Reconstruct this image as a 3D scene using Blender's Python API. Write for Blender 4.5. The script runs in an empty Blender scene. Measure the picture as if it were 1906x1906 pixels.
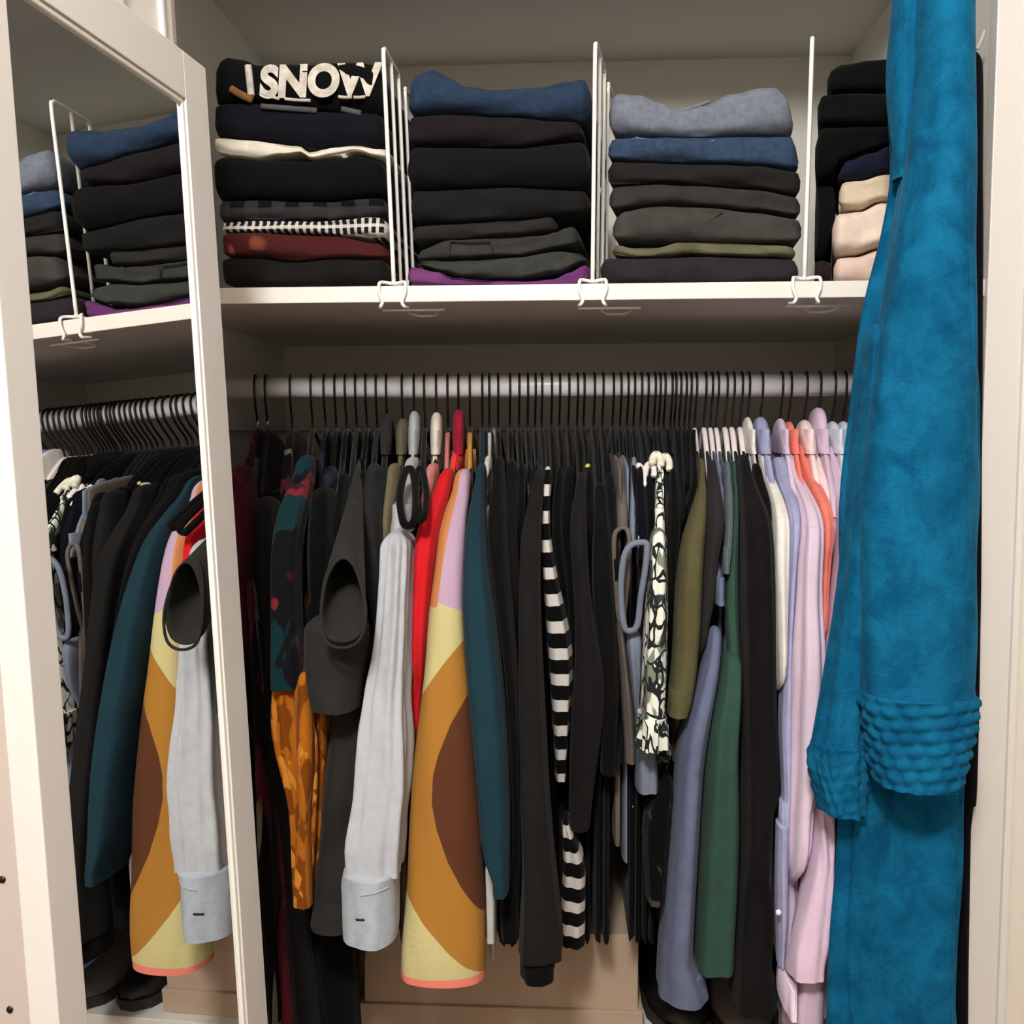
import bpy, bmesh, math, random
from mathutils import Vector, Matrix, noise
random.seed(7)
S = bpy.context.scene
COL = S.collection
ZS = 1.78                                   # height of the shelf's top above the floor

# ---------------------------------------------------------------- camera
CP = Vector((0.49707, -1.10638, ZS - 0.16278))
YAW, PIT, ROL, FPX = 0.05696, -0.08143, -0.00296, 1831.447
FW = Vector((-math.sin(YAW)*math.cos(PIT), math.cos(YAW)*math.cos(PIT), math.sin(PIT)))
R0 = Vector((math.cos(YAW), math.sin(YAW), 0)); U0 = R0.cross(FW)
RT = R0*math.cos(ROL) + U0*math.sin(ROL); UP = U0*math.cos(ROL) - R0*math.sin(ROL)
cam = bpy.data.objects.new('camera', bpy.data.cameras.new('camera'))
COL.objects.link(cam)
cam.data.sensor_width = 36; cam.data.lens = FPX/1906*36; cam.data.clip_start = 0.02
cam.matrix_world = Matrix(((RT.x, UP.x, -FW.x, CP.x), (RT.y, UP.y, -FW.y, CP.y), (RT.z, UP.z, -FW.z, CP.z), (0, 0, 0, 1)))
S.camera = cam
# ---------------------------------------------------------------- world, light, exposure
w = bpy.data.worlds.new('world'); S.world = w; w.use_nodes = True
w.node_tree.nodes['Background'].inputs[0].default_value = (1, .97, .93, 1)
w.node_tree.nodes['Background'].inputs[1].default_value = 0.0
LAMP = Vector((0.36, -1.45, 2.45))            # the room's ceiling lamp, in front of the closet and above the frame
ld = bpy.data.lights.new('ceiling_lamp_offscreen', 'POINT'); ld.shadow_soft_size = 0.10; ld.energy = 62; ld.color = (1, .985, .965)
lo = bpy.data.objects.new('ceiling_lamp_offscreen', ld); COL.objects.link(lo); lo.location = LAMP
S.view_settings.view_transform = 'Standard'; S.view_settings.look = 'None'
S.view_settings.exposure = 0.5; S.view_settings.gamma = 1; S.view_settings.use_curve_mapping = False

# ---------------------------------------------------------------- helpers
def at(px, py, Y):
    "the point of the place at depth Y that stands at this spot of the photograph"
    d = FW + RT*((px-953)/FPX) - UP*((py-953)/FPX)
    return CP + d*((Y-CP.y)/d.y)
def lin(c):
    c /= 255.0
    return c/12.92 if c <= .04045 else ((c+.055)/1.055)**2.4
def rgb(r, g, b): return (lin(r), lin(g), lin(b), 1)
def tag(o, label=None, cat=None, group=None, kind=None):
    if label: o['label'] = label
    if cat: o['category'] = cat
    if group: o['group'] = group
    if kind: o['kind'] = kind
    return o
def empty(name, loc, label=None, cat=None, group=None, kind=None):
    o = bpy.data.objects.new(name, None); COL.objects.link(o); o.location = loc; o.empty_display_size = .02
    return tag(o, label, cat, group, kind)
def mesh_obj(name, verts, faces, mat, parent=None, smooth=True, attrs=None):
    me = bpy.data.meshes.new(name); me.from_pydata([tuple(v) for v in verts], [], faces); me.update()
    bm = bmesh.new(); bm.from_mesh(me); bmesh.ops.recalc_face_normals(bm, faces=bm.faces); bm.to_mesh(me); bm.free()
    if smooth:
        for p in me.polygons: p.use_smooth = True
    if attrs:
        for k, vals in attrs.items():
            a = me.attributes.new(k, 'FLOAT', 'POINT'); a.data.foreach_set('value', vals)
    me.materials.append(mat)
    o = bpy.data.objects.new(name, me); COL.objects.link(o)
    if parent:
        o.parent = parent; o.matrix_parent_inverse = Matrix.Translation(-Vector(parent.location))
    return o
def box(name, lo_, hi_, mat, parent=None, bev=0.0, frame=None):
    "box between two corners; frame = (origin, ex, ey, ez) for a turned box"
    bm = bmesh.new(); bmesh.ops.create_cube(bm, size=1)
    for v in bm.verts:
        v.co = Vector([lo_[i] + (v.co[i]+.5)*(hi_[i]-lo_[i]) for i in range(3)])
    if bev: bmesh.ops.bevel(bm, geom=list(bm.edges), offset=bev, segments=2, affect='EDGES', profile=.6)
    if frame:
        O, ex, ey, ez = frame
        for v in bm.verts: v.co = O + ex*v.co.x + ey*v.co.y + ez*v.co.z
    bmesh.ops.recalc_face_normals(bm, faces=bm.faces)
    me = bpy.data.meshes.new(name); bm.to_mesh(me); bm.free(); me.materials.append(mat)
    o = bpy.data.objects.new(name, me); COL.objects.link(o)
    if parent:
        o.parent = parent; o.matrix_parent_inverse = Matrix.Translation(-Vector(parent.location))
    return o
def tube_geo(paths, r, n=8, closed=False):
    V, F = [], []
    for path in paths:
        path = [Vector(p) for p in path]; m = len(path); b0 = len(V); prev = None
        for i, p in enumerate(path):
            if closed: t = path[(i+1) % m] - path[i-1]
            else: t = path[min(i+1, m-1)] - path[max(i-1, 0)]
            t.normalize()
            if prev is None:
                a = t.cross(Vector((0, 0, 1)));
                if a.length < .1: a = t.cross(Vector((1, 0, 0)))
            else: a = prev - t*prev.dot(t)
            a.normalize(); prev = a; b = t.cross(a)
            rr = r(i/(m-1)) if callable(r) else r
            for k in range(n):
                f = 2*math.pi*k/n; V.append(p + a*(rr*math.cos(f)) + b*(rr*math.sin(f)))
        for i in range(m if closed else m-1):
            j = (i+1) % m
            for k in range(n):
                F.append((b0+i*n+k, b0+i*n+(k+1) % n, b0+j*n+(k+1) % n, b0+j*n+k))
        if not closed:
            F.append(tuple(b0+k for k in range(n))); F.append(tuple(b0+(m-1)*n+k for k in range(n)))
    return V, F
def tube(name, paths, r, mat, parent=None, n=8, closed=False):
    V, F = tube_geo(paths, r, n, closed); return mesh_obj(name, V, F, mat, parent)
def smooth_path(pts, k=6, closed=False):
    pts = [Vector(p) for p in pts]; out = []; m = len(pts)
    for i in range(m if closed else m-1):
        g = lambda j: pts[j % m] if closed else pts[max(0, min(m-1, j))]
        a, b, c, d = g(i-1), g(i), g(i+1), g(i+2)
        for s in range(k):
            t = s/k
            out.append(.5*((2*b)+(c-a)*t+(2*a-5*b+4*c-d)*t*t+(3*b-a-3*c+d)*t**3))
    if not closed: out.append(pts[-1])
    return out
def cr(vals, t):
    "Catmull-Rom through a list of tuples"
    m = len(vals); i = min(int(t), m-2); f = t-i
    g = lambda j: vals[max(0, min(m-1, j))]
    a, b, c, d = g(i-1), g(i), g(i+1), g(i+2)
    return [.5*(2*q+(r-p)*f+(2*p-5*q+4*r-s)*f*f+(3*q-p-3*r+s)*f**3) for p, q, r, s in zip(a, b, c, d)]
LOG = []
def loft(name, rings, mat, parent=None, n=32, step=.012, fold=.10, freq=(3, 5, 8), seed=None, bump=None, attr=None, pw=2.6, crease=0.0, dome=None, raw=False):
    if dome is None: dome = 0 if name in ('cuff', 'ruffle') else .016
    """cloth tube: rings = [(x, y, z, a, b, rot)], a across, b in depth; folds run down it"""
    if seed is None: seed = int(random.random()*1e6)
    rnd = random.Random(seed)
    ph = [rnd.uniform(0, 6.28) for _ in range(8)]; am = [rnd.uniform(.5, 1) for _ in range(8)]
    rings = [tuple(r) if len(r) == 6 else tuple(r)+(0.0,) for r in rings]
    V, F = [], []; A = {k: [] for k in (attr or {})}
    rows = []
    for i in range(len(rings)-1):
        L = (Vector(rings[i+1][:3]) - Vector(rings[i][:3])).length
        k = max(1, int(L/step))
        if i == 0: k = max(k, min(8, int(L/.003)))
        rows += [i + j/k for j in range(k)]
    rows.append(len(rings)-1)
    L_ = 0; last = None
    for ri, t in enumerate(rows):
        x, y, z, a, b, rot = cr(rings, t); a = max(a, .001); b = max(b, .001)
        if last: L_ += (Vector((x, y, z))-last).length
        last = Vector((x, y, z))
        if dome and L_ < dome:
            sc_ = .3+.7*math.sqrt(1-(1-L_/dome)**2); a *= sc_; b *= sc_
        c, s = math.cos(rot), math.sin(rot)
        fade = min(1, ri/4)
        for k in range(n):
            f = 2*math.pi*k/n
            cx, sy = math.cos(f), math.sin(f)
            px = math.copysign(abs(cx)**(2/pw), cx); py = math.copysign(abs(sy)**(2/pw), sy)
            q = 0
            for h, fr in enumerate(freq):
                ar = fr*f + ph[h] + (z*(2.2+1.3*h)) + .7*math.sin(z*9+ph[h+3])
                q += am[h]*(.45*math.sin(ar) + .9*(math.sqrt(math.sin(ar/2)**2+.02)-.64))/(1+.25*h)
            m = 1 + fade*fold*q*1.0
            m += fade*(.05+crease)*noise.noise(Vector((1.1*cx+ph[0], 1.1*sy+ph[1], z*(11 if not crease else 26) + 1.5*cx)))
            if bump: m += bump(f, t, z)
            lx, ly = px*a*m, py*b*m
            P = Vector((x + lx*c - ly*s, y + lx*s + ly*c, z))
            V.append(P)
            for kk, fn in (attr or {}).items(): A[kk].append(fn(P, f))
    m = len(rows)
    for i in range(m-1):
        for k in range(n): F.append((i*n+k, i*n+(k+1) % n, (i+1)*n+(k+1) % n, (i+1)*n+k))
    # turned-in hem and closed top
    x, y, z, a, b, rot = rings[-1]
    base = len(V)
    for sc, dz in ((1.0, 0), (.86, .003), (.8, .03)):
        for k in range(n):
            p = V[(m-1)*n+k]; V.append(Vector((x+(p.x-x)*sc, y+(p.y-y)*sc, p.z+dz)))
            for kk in A: A[kk].append(A[kk][(m-1)*n+k])
    for off0, off1 in ((base, base+n), (base+n, base+2*n)):
        for k in range(n): F.append((off0+k, off0+(k+1) % n, off1+(k+1) % n, off1+k))
    F.append(tuple(base+2*n+k for k in range(n))); F.append(tuple(range(n)))
    if raw: return V, F, A
    ob = mesh_obj(name, V, F, mat, parent, attrs=A or None)
    LOG.append((ob, rings, dict(n=n, step=step, fold=fold, freq=freq, seed=seed, bump=bump, attr=attr, pw=pw, crease=crease, dome=dome)))
    return ob
PROF = [None]
PROFILES = {'front': [(780, .12), (850, .06), (900, .0), (960, -.06), (1100, -.09), (1400, -.125), (1800, -.15), (2000, -.15)],
            'back': [(780, .12), (850, .06), (900, .01), (1000, -.015), (1400, -.005), (1800, .02), (2000, .02)],
            'mid': [(780, .12), (850, .06), (900, .0), (960, -.035), (1400, -.05), (1800, -.06), (2000, -.06)]}
def dep(Y, py):
    "depth of a hanging garment's front at this height: shoulders reach out from the rail, sleeves hang before them"
    if PROF[0] is None: return Y
    pr = PROFILES[PROF[0]]; v = pr[-1][1]
    for (p0, v0), (p1, v1) in zip(pr, pr[1:]):
        if py <= p1: v = v0+(v1-v0)*max(0, (py-p0)/(p1-p0)); break
    return v + Y - .06
def trace(tr, Y, b=.035, bend=0.0):
    "outline read from the photograph, given its own depth and thickness"
    out = []; m = len(tr)
    for i, q in enumerate(tr):
        yy = (Y[0] + (Y[1]-Y[0])*i/(m-1)) if isinstance(Y, tuple) else Y
        yy = dep(yy, q[0])
        P, L, Rr = at((q[1]+q[2])/2, q[0], yy), at(q[1], q[0], yy), at(q[2], q[0], yy)
        a = (Rr-L).length/2; bb = max(min(b, a*2.6), .01)
        out.append((P.x, P.y, at((q[1]+q[2])/2, q[0], yy-bb*.85).z, a, bb, 0))
    return out

# ---------------------------------------------------------------- materials
MATS = {}
def nodes(name):
    m = bpy.data.materials.new(name); m.use_nodes = True; nt = m.node_tree
    return m, nt, nt.nodes['Principled BSDF']
def N(nt, t, **kw):
    n = nt.nodes.new(t)
    for k, v in kw.items():
        if k.startswith('i_'): n.inputs[int(k[2:])].default_value = v
        else: setattr(n, k, v)
    return n
def plain(name, col, rough=.5, metal=0.0, mottle=.04, scale=6):
    if name in MATS: return MATS[name]
    m, nt, b = nodes(name)
    b.inputs['Roughness'].default_value = rough; b.inputs['Metallic'].default_value = metal
    tc = N(nt, 'ShaderNodeTexCoord'); nz = N(nt, 'ShaderNodeTexNoise'); nz.inputs['Scale'].default_value = scale; nz.inputs['Detail'].default_value = 4
    nt.links.new(tc.outputs['Object'], nz.inputs['Vector'])
    r = N(nt, 'ShaderNodeMapRange'); r.inputs[3].default_value = 1-mottle; r.inputs[4].default_value = 1+mottle
    nt.links.new(nz.outputs['Fac'], r.inputs[0])
    mx = N(nt, 'ShaderNodeVectorMath', operation='SCALE'); mx.inputs[0].default_value = col[:3]
    nt.links.new(r.outputs[0], mx.inputs['Scale']); nt.links.new(mx.outputs[0], b.inputs['Base Color'])
    MATS[name] = m; return m
def cloth_finish(nt, b, scale=260, bump=.25, sheen=.03, dist=.0012):
    b.inputs['Roughness'].default_value = .9
    b.inputs['Specular IOR Level'].default_value = .06
    b.inputs['Sheen Weight'].default_value = sheen; b.inputs['Sheen Roughness'].default_value = .5
    tc = N(nt, 'ShaderNodeTexCoord'); nz = N(nt, 'ShaderNodeTexNoise'); nz.inputs['Scale'].default_value = scale; nz.inputs['Detail'].default_value = 3
    mp = N(nt, 'ShaderNodeMapping'); mp.inputs['Scale'].default_value = (1, 1, .35)
    n2 = N(nt, 'ShaderNodeTexNoise'); n2.inputs['Scale'].default_value = 34; n2.inputs['Detail'].default_value = 2
    nt.links.new(tc.outputs['Object'], nz.inputs['Vector'])
    nt.links.new(tc.outputs['Object'], mp.inputs['Vector']); nt.links.new(mp.outputs[0], n2.inputs['Vector'])
    ad = N(nt, 'ShaderNodeMath', operation='MULTIPLY_ADD'); ad.inputs[1].default_value = 3.0
    nt.links.new(n2.outputs['Fac'], ad.inputs[0]); nt.links.new(nz.outputs['Fac'], ad.inputs[2])
    bp = N(nt, 'ShaderNodeBump'); bp.inputs['Strength'].default_value = bump; bp.inputs['Distance'].default_value = dist
    nt.links.new(ad.outputs[0], bp.inputs['Height']); nt.links.new(bp.outputs[0], b.inputs['Normal'])
    return tc
def cloth(name, col, mottle=.12, sheen=.03, scale=260, bump=.3, mscale=40, dist=.0012):
    if name in MATS: return MATS[name]
    m, nt, b = nodes(name); tc = cloth_finish(nt, b, scale, bump, sheen, dist)
    nz = N(nt, 'ShaderNodeTexNoise'); nz.inputs['Scale'].default_value = mscale; nz.inputs['Detail'].default_value = 5; nz.inputs['Roughness'].default_value = .65
    nt.links.new(tc.outputs['Object'], nz.inputs['Vector'])
    r = N(nt, 'ShaderNodeMapRange'); r.inputs[1].default_value = .3; r.inputs[2].default_value = .7; r.inputs[3].default_value = 1-mottle; r.inputs[4].default_value = 1+mottle
    nt.links.new(nz.outputs['Fac'], r.inputs[0])
    mx = N(nt, 'ShaderNodeVectorMath', operation='SCALE'); mx.inputs[0].default_value = col[:3]
    nt.links.new(r.outputs[0], mx.inputs['Scale']); nt.links.new(mx.outputs[0], b.inputs['Base Color'])
    MATS[name] = m; return m
def mixer(nt, a, b_, fac):
    mx = N(nt, 'ShaderNodeMix', data_type='RGBA')
    if isinstance(a, tuple): mx.inputs['A'].default_value = a
    else: nt.links.new(a, mx.inputs['A'])
    if isinstance(b_, tuple): mx.inputs['B'].default_value = b_
    else: nt.links.new(b_, mx.inputs['B'])
    nt.links.new(fac, mx.inputs['Factor']); return mx.outputs['Result']
def ramp2(nt, src, lo_, hi_):
    r = N(nt, 'ShaderNodeMapRange'); r.inputs[1].default_value = lo_; r.inputs[2].default_value = hi_; r.interpolation_type = 'SMOOTHSTEP'
    nt.links.new(src, r.inputs[0]); return r.outputs[0]
def attr_blocks(name, base, layers):
    "colour blocks bounded by distance attributes stored on the cloth"
    m, nt, b = nodes(name); cloth_finish(nt, b, 180, .5, .03)
    cur = base
    for at_, col in layers:
        a = N(nt, 'ShaderNodeAttribute', attribute_name=at_)
        cur = mixer(nt, cur, col, ramp2(nt, a.outputs['Fac'], -.0006, .0006))
    nt.links.new(cur, b.inputs['Base Color']); MATS[name] = m; return m
def stripes(name, c1, c2, period, duty=.45, off=0.0):
    m, nt, b = nodes(name); tc = cloth_finish(nt, b)
    g = N(nt, 'ShaderNodeNewGeometry'); sp = N(nt, 'ShaderNodeSeparateXYZ'); nt.links.new(g.outputs['Position'], sp.inputs[0])
    nz = N(nt, 'ShaderNodeTexNoise'); nz.inputs['Scale'].default_value = 14; nt.links.new(g.outputs['Position'], nz.inputs['Vector'])
    ma = N(nt, 'ShaderNodeMath', operation='MULTIPLY_ADD'); ma.inputs[1].default_value = .006; nt.links.new(nz.outputs['Fac'], ma.inputs[0]); nt.links.new(sp.outputs['Z'], ma.inputs[2])
    d = N(nt, 'ShaderNodeMath', operation='MULTIPLY_ADD'); d.inputs[1].default_value = 1/period; d.inputs[2].default_value = off; nt.links.new(ma.outputs[0], d.inputs[0])
    f = N(nt, 'ShaderNodeMath', operation='FRACT'); nt.links.new(d.outputs[0], f.inputs[0])
    h = N(nt, 'ShaderNodeMath', operation='LESS_THAN'); h.inputs[1].default_value = duty; nt.links.new(f.outputs[0], h.inputs[0])
    nt.links.new(mixer(nt, c1, c2, h.outputs[0]), b.inputs['Base Color']); MATS[name] = m; return m
def floral(name, base, spots, scale=40, line=None, stretch=.7):
    "printed cloth: noise-bounded blots of several colours over a ground, outlines from voronoi edges"
    m, nt, b = nodes(name); tc = cloth_finish(nt, b)
    mp = N(nt, 'ShaderNodeMapping'); mp.inputs['Scale'].default_value = (1, 1, stretch); nt.links.new(tc.outputs['Object'], mp.inputs['Vector'])
    cur = base
    for i, (col, lo_, sc) in enumerate(spots):
        nz = N(nt, 'ShaderNodeTexNoise'); nz.inputs['Scale'].default_value = scale*sc; nz.inputs['Detail'].default_value = 1.5; nz.inputs['Distortion'].default_value = .8
        off = N(nt, 'ShaderNodeVectorMath', operation='ADD'); off.inputs[1].default_value = (3.1*i, 1.7*i, 5.3*i)
        nt.links.new(mp.outputs[0], off.inputs[0]); nt.links.new(off.outputs[0], nz.inputs['Vector'])
        cur = mixer(nt, cur, col, ramp2(nt, nz.outputs['Fac'], lo_, lo_+.03))
    if line:
        vo = N(nt, 'ShaderNodeTexVoronoi', feature='DISTANCE_TO_EDGE'); vo.inputs['Scale'].default_value = scale*1.3
        dn = N(nt, 'ShaderNodeTexNoise'); dn.inputs['Scale'].default_value = 30; nt.links.new(mp.outputs[0], dn.inputs['Vector'])
        vm = N(nt, 'ShaderNodeVectorMath', operation='MULTIPLY_ADD'); vm.inputs[1].default_value = (.05, .05, .05)
        nt.links.new(dn.outputs['Color'], vm.inputs[0]); nt.links.new(mp.outputs[0], vm.inputs[2]); nt.links.new(vm.outputs[0], vo.inputs['Vector'])
        lt = N(nt, 'ShaderNodeMath', operation='LESS_THAN'); lt.inputs[1].default_value = .07; nt.links.new(vo.outputs['Distance'], lt.inputs[0])
        cur = mixer(nt, cur, line, lt.outputs[0])
    nt.links.new(cur, b.inputs['Base Color']); MATS[name] = m; return m
def checks(name, ground, line, px, pz, wx=.3, wz=.3):
    m, nt, b = nodes(name); tc = cloth_finish(nt, b)
    sp = N(nt, 'ShaderNodeSeparateXYZ'); nt.links.new(tc.outputs['Object'], sp.inputs[0])
    cur = ground
    for ax, p, wd in (('X', px, wx), ('Z', pz, wz)):
        d = N(nt, 'ShaderNodeMath', operation='MULTIPLY'); d.inputs[1].default_value = 1/p; nt.links.new(sp.outputs[ax], d.inputs[0])
        f = N(nt, 'ShaderNodeMath', operation='FRACT'); nt.links.new(d.outputs[0], f.inputs[0])
        h = N(nt, 'ShaderNodeMath', operation='LESS_THAN'); h.inputs[1].default_value = wd; nt.links.new(f.outputs[0], h.inputs[0])
        k = N(nt, 'ShaderNodeMath', operation='MULTIPLY'); k.inputs[1].default_value = .75; nt.links.new(h.outputs[0], k.inputs[0])
        cur = mixer(nt, cur, line, k.outputs[0])
    nt.links.new(cur, b.inputs['Base Color']); MATS[name] = m; return m

WHITE = plain('white_lacquer', rgb(226, 222, 214), .38, mottle=.02)
WALLP = plain('closet_white_paint', rgb(218, 215, 206), .75, mottle=.03)
FRAME = plain('door_white_paint', rgb(219, 215, 210), .42, mottle=.02)
DRYW = plain('room_wall_paint', rgb(222, 213, 202), .85, mottle=.03)
WIRE = plain('white_coated_wire', rgb(238, 236, 230), .35)
RODM = plain('rod_white_enamel', rgb(228, 228, 230), .3)
BLKW = plain('black_hook_wire', rgb(14, 13, 13), .4)
VELV = cloth('black_velvet', rgb(13, 12, 13), sheen=.1)
WPLA = plain('white_plastic', rgb(238, 228, 228), .4)
SILV = plain('silver_metal', rgb(190, 188, 186), .3, .9)
FLOORM = plain('floor_wood', rgb(120, 92, 66), .5, mottle=.2)
def mirror_material():
    m, nt, b = nodes('mirror_silver'); b.inputs['Base Color'].default_value = (.86, .87, .86, 1)
    b.inputs['Metallic'].default_value = 1; b.inputs['Roughness'].default_value = .0
    return m
MIRR = mirror_material()

# ---------------------------------------------------------------- the setting
BW, D, HC, TH = .95, .56, .4392, .018
LOWZ, LOWY = ZS - .945, .10
def struct(name, lo_, hi_, mat, label, bev=0.0):
    return tag(box(name, lo_, hi_, mat, None, bev), label, name.split('_')[0], None, 'structure')
RX0, RX1, RY0 = -1.7, 2.3, -3.0
struct('floor', (RX0, RY0, -.05), (RX1, D+.05, 0), FLOORM, 'brown wooden floor of the room before the closet')
struct('ceiling_room', (RX0, RY0, 2.6), (RX1, D+.05, 2.65), DRYW, 'pale painted ceiling of the room before the closet')
struct('wall_front', (RX0, RY0-.05, 0), (RX1, RY0, 2.6), DRYW, 'pale painted room wall opposite the closet')
struct('wall_far_left', (RX0-.05, RY0, 0), (RX0, D, 2.6), DRYW, 'pale painted side wall of the room beyond the mirror door')
struct('wall_far_right', (RX1, RY0, 0), (RX1+.05, D, 2.6), DRYW, 'pale painted side wall of the room beyond the robe')
struct('wall_back', (-.06, D, 0), (BW+.06, D+.03, 2.6), WALLP, 'white back wall of the closet behind shelf and rail')
struct('wall_left', (-.04, 0, 0), (0, D, 2.6), WALLP, 'white left side wall inside the closet')
struct('wall_right', (BW, .012, 0), (BW+.06, D, 2.6), WALLP, 'white right side wall inside the closet beside the robe')
struct('ceiling', (0, 0, ZS+HC), (BW, D, ZS+HC+.02), WALLP, 'white underside of the compartment above the folded clothes')
struct('wall_header', (RX0, -.01, ZS+HC+.06), (RX1, .02, 2.6), DRYW, 'painted wall above the closet opening')
struct('wall_closet_left', (RX0, -.0, 0), (-.04, .03, 2.6), DRYW, 'painted wall to the left of the closet opening')
struct('wall_closet_right', (BW+.04, .014, 0), (RX1, .04, 2.6), DRYW, 'beige painted wall to the right of the white casing')
# casing on the right: flat board and a raised outer bead
tr = empty('trim_1', (BW, 0, 0), 'white casing board down the right edge of the closet', 'trim', None, 'structure')
box('board', (BW-.003, -.006, 0), (BW+.036, .012, 2.55), FRAME, tr, .0015)
box('bead', (BW+.0345, -.011, 0), (BW+.0435, .013, 2.55), WHITE, tr, .003)
# cleats that carry shelf and rail
tr = struct('trim_2', (0, D-.019, ZS-.160), (BW, D, ZS-TH), WALLP, 'white cleat board along the back wall under the shelf', .001)
tr = struct('trim_3', (0, .015, ZS-.160), (.019, D-.019, ZS-TH), WALLP, 'white cleat board on the left wall carrying the rail', .001)
tr = struct('trim_4', (BW-.019, .015, ZS-.160), (BW, D-.019, ZS-TH), WALLP, 'white cleat board on the right wall carrying the rail', .001)
# shelf boards
sh = box('shelf', (0, 0, ZS-TH), (BW-.0035, D, ZS), WHITE, None, .0012)
tag(sh, 'white shelf board carrying the folded piles and wire dividers', 'shelf')
sh = box('shelf', (0, LOWY, LOWZ-TH), (BW, D, LOWZ), WHITE, None, .0012)
tag(sh, 'lower white shelf board under the beige box', 'shelf')
# rail
RY = .19; RZ, RR = at(953, 719.5, RY).z, .0147
rail = empty('closet_rod', (0, RY, RZ), 'round white clothes rail full of hangers under the shelf', 'clothes rail')
V, F = tube_geo([[(.019, RY, RZ), (BW-.019, RY, RZ)]], RR, 28)
mesh_obj('tube', V, F, RODM, rail)
for x0, x1 in ((.019, .031), (BW-.031, BW-.019)):
    V, F = tube_geo([[(x0, RY, RZ), (x1, RY, RZ)]], .026, 24); mesh_obj('socket', V, F, RODM, rail)
    box('bracket_plate', (x0-.002 if x0 < .5 else x1-.003, RY-.03, RZ-.045), (x0+.003 if x0 < .5 else x1+.002, RY+.03, RZ+.045), RODM, rail, .001)

# ---------------------------------------------------------------- mirror door (stands open in front of the closet)
nn = Vector((.99432214, -.09793036, .04163075)); ss = Vector((-.09801533, -.99518491, 0)); vv = Vector((-.0414303, .00408045, .99913306))
DO = Vector((.20902, 0, ZS)); DF = (DO, ss, vv, nn)
door = empty('door_1', DO + ss*.4 - vv*1.7, 'white framed mirror door standing open beside the closet', 'mirror door', None, 'structure')
S0, S1, GS0, GS1, VT, GT, VB = .243, .540, .284, .511, .152, .113, -1.70
box('stile', (S0, VB, -.016), (GS0, VT, 0.004), FRAME, door, .0008, DF)
box('stile', (GS1, VB, -.016), (S1, VT, 0.004), FRAME, door, .0008, DF)
box('rail', (GS0, GT, -.016), (GS1, VT, 0.004), FRAME, door, .0008, DF)
box('rail', (GS0, VB, -.016), (GS1, VB+.06, 0.004), FRAME, door, .0008, DF)
box('bead', (GS0, VB+.06, -.004), (GS0+.0045, GT, .0026), WHITE, door, .0012, DF)
box('bead', (GS0, GT-.0045, -.004), (GS1, GT, .0026), WHITE, door, .0012, DF)
g = box('mirror_glass', (GS0-.002, VB+.058, -.008), (GS1+.002, GT+.002, 0.0), MIRR, door, 0, DF); g['label'] = 'tall mirror glass'
# panelled door above it, set back
up = empty('door_2', DO + ss*.4 + vv*.2, 'white panelled door leaf above the mirror', 'door', None, 'structure')
box('leaf', (.258, VT+.003, -.04), (.62, .75, -.016), FRAME, up, .001, DF)
box('bead', (.276, VT+.003, -.017), (.282, .75, -.0125), WHITE, up, .0015, DF)
box('raised_panel', (.346, VT+.003, -.017), (.60, .70, -.009), FRAME, up, .004, DF)
box('jamb', (.236, VT+.003, -.045), (.258, .75, -.024), FRAME, up, .001, DF)
# pale cabinet side seen past the door's edge
side = empty('wall_cabinet', DO + ss*.45 - nn*.1 - vv*1.7, 'pale cabinet side with shelf pin holes left of the mirror door', 'panel', None, 'structure')
SF = (DO + ss*.548 - nn*.012, -nn, vv, ss)
box('panel', (.006, -1.7, -.03), (.32, .75, -.012), plain('cabinet_beige', rgb(188, 177, 168), .7, mottle=.03), side, .001, SF)
for px, py in ((4, 1637), (18, 1879)):
    d = (FW + RT*((px-953)/FPX) - UP*((py-953)/FPX)); O2 = SF[0] + ss*(-.0115)
    P = CP + d*((O2-CP).dot(ss)/d.dot(ss))
    V, F = tube_geo([[P - ss*.004, P + ss*.0004]], .0022, 12); mesh_obj('pin_hole', V, F, BLKW, side)

# ---------------------------------------------------------------- ceiling lamp (out of frame, lights the room)
lampo = empty('ceiling_lamp', (LAMP.x, LAMP.y, 2.6), 'round white ceiling lamp of the room before the closet', 'lamp')
V, F = tube_geo([[Vector((LAMP.x, LAMP.y, 2.58)), Vector((LAMP.x, LAMP.y, 2.6))]], .09, 32); mesh_obj('canopy', V, F, WHITE, lampo)
V, F = tube_geo([[Vector((LAMP.x, LAMP.y, 2.56)), Vector((LAMP.x, LAMP.y, 2.585))]], .02, 12); mesh_obj('stem', V, F, WHITE, lampo)

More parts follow.
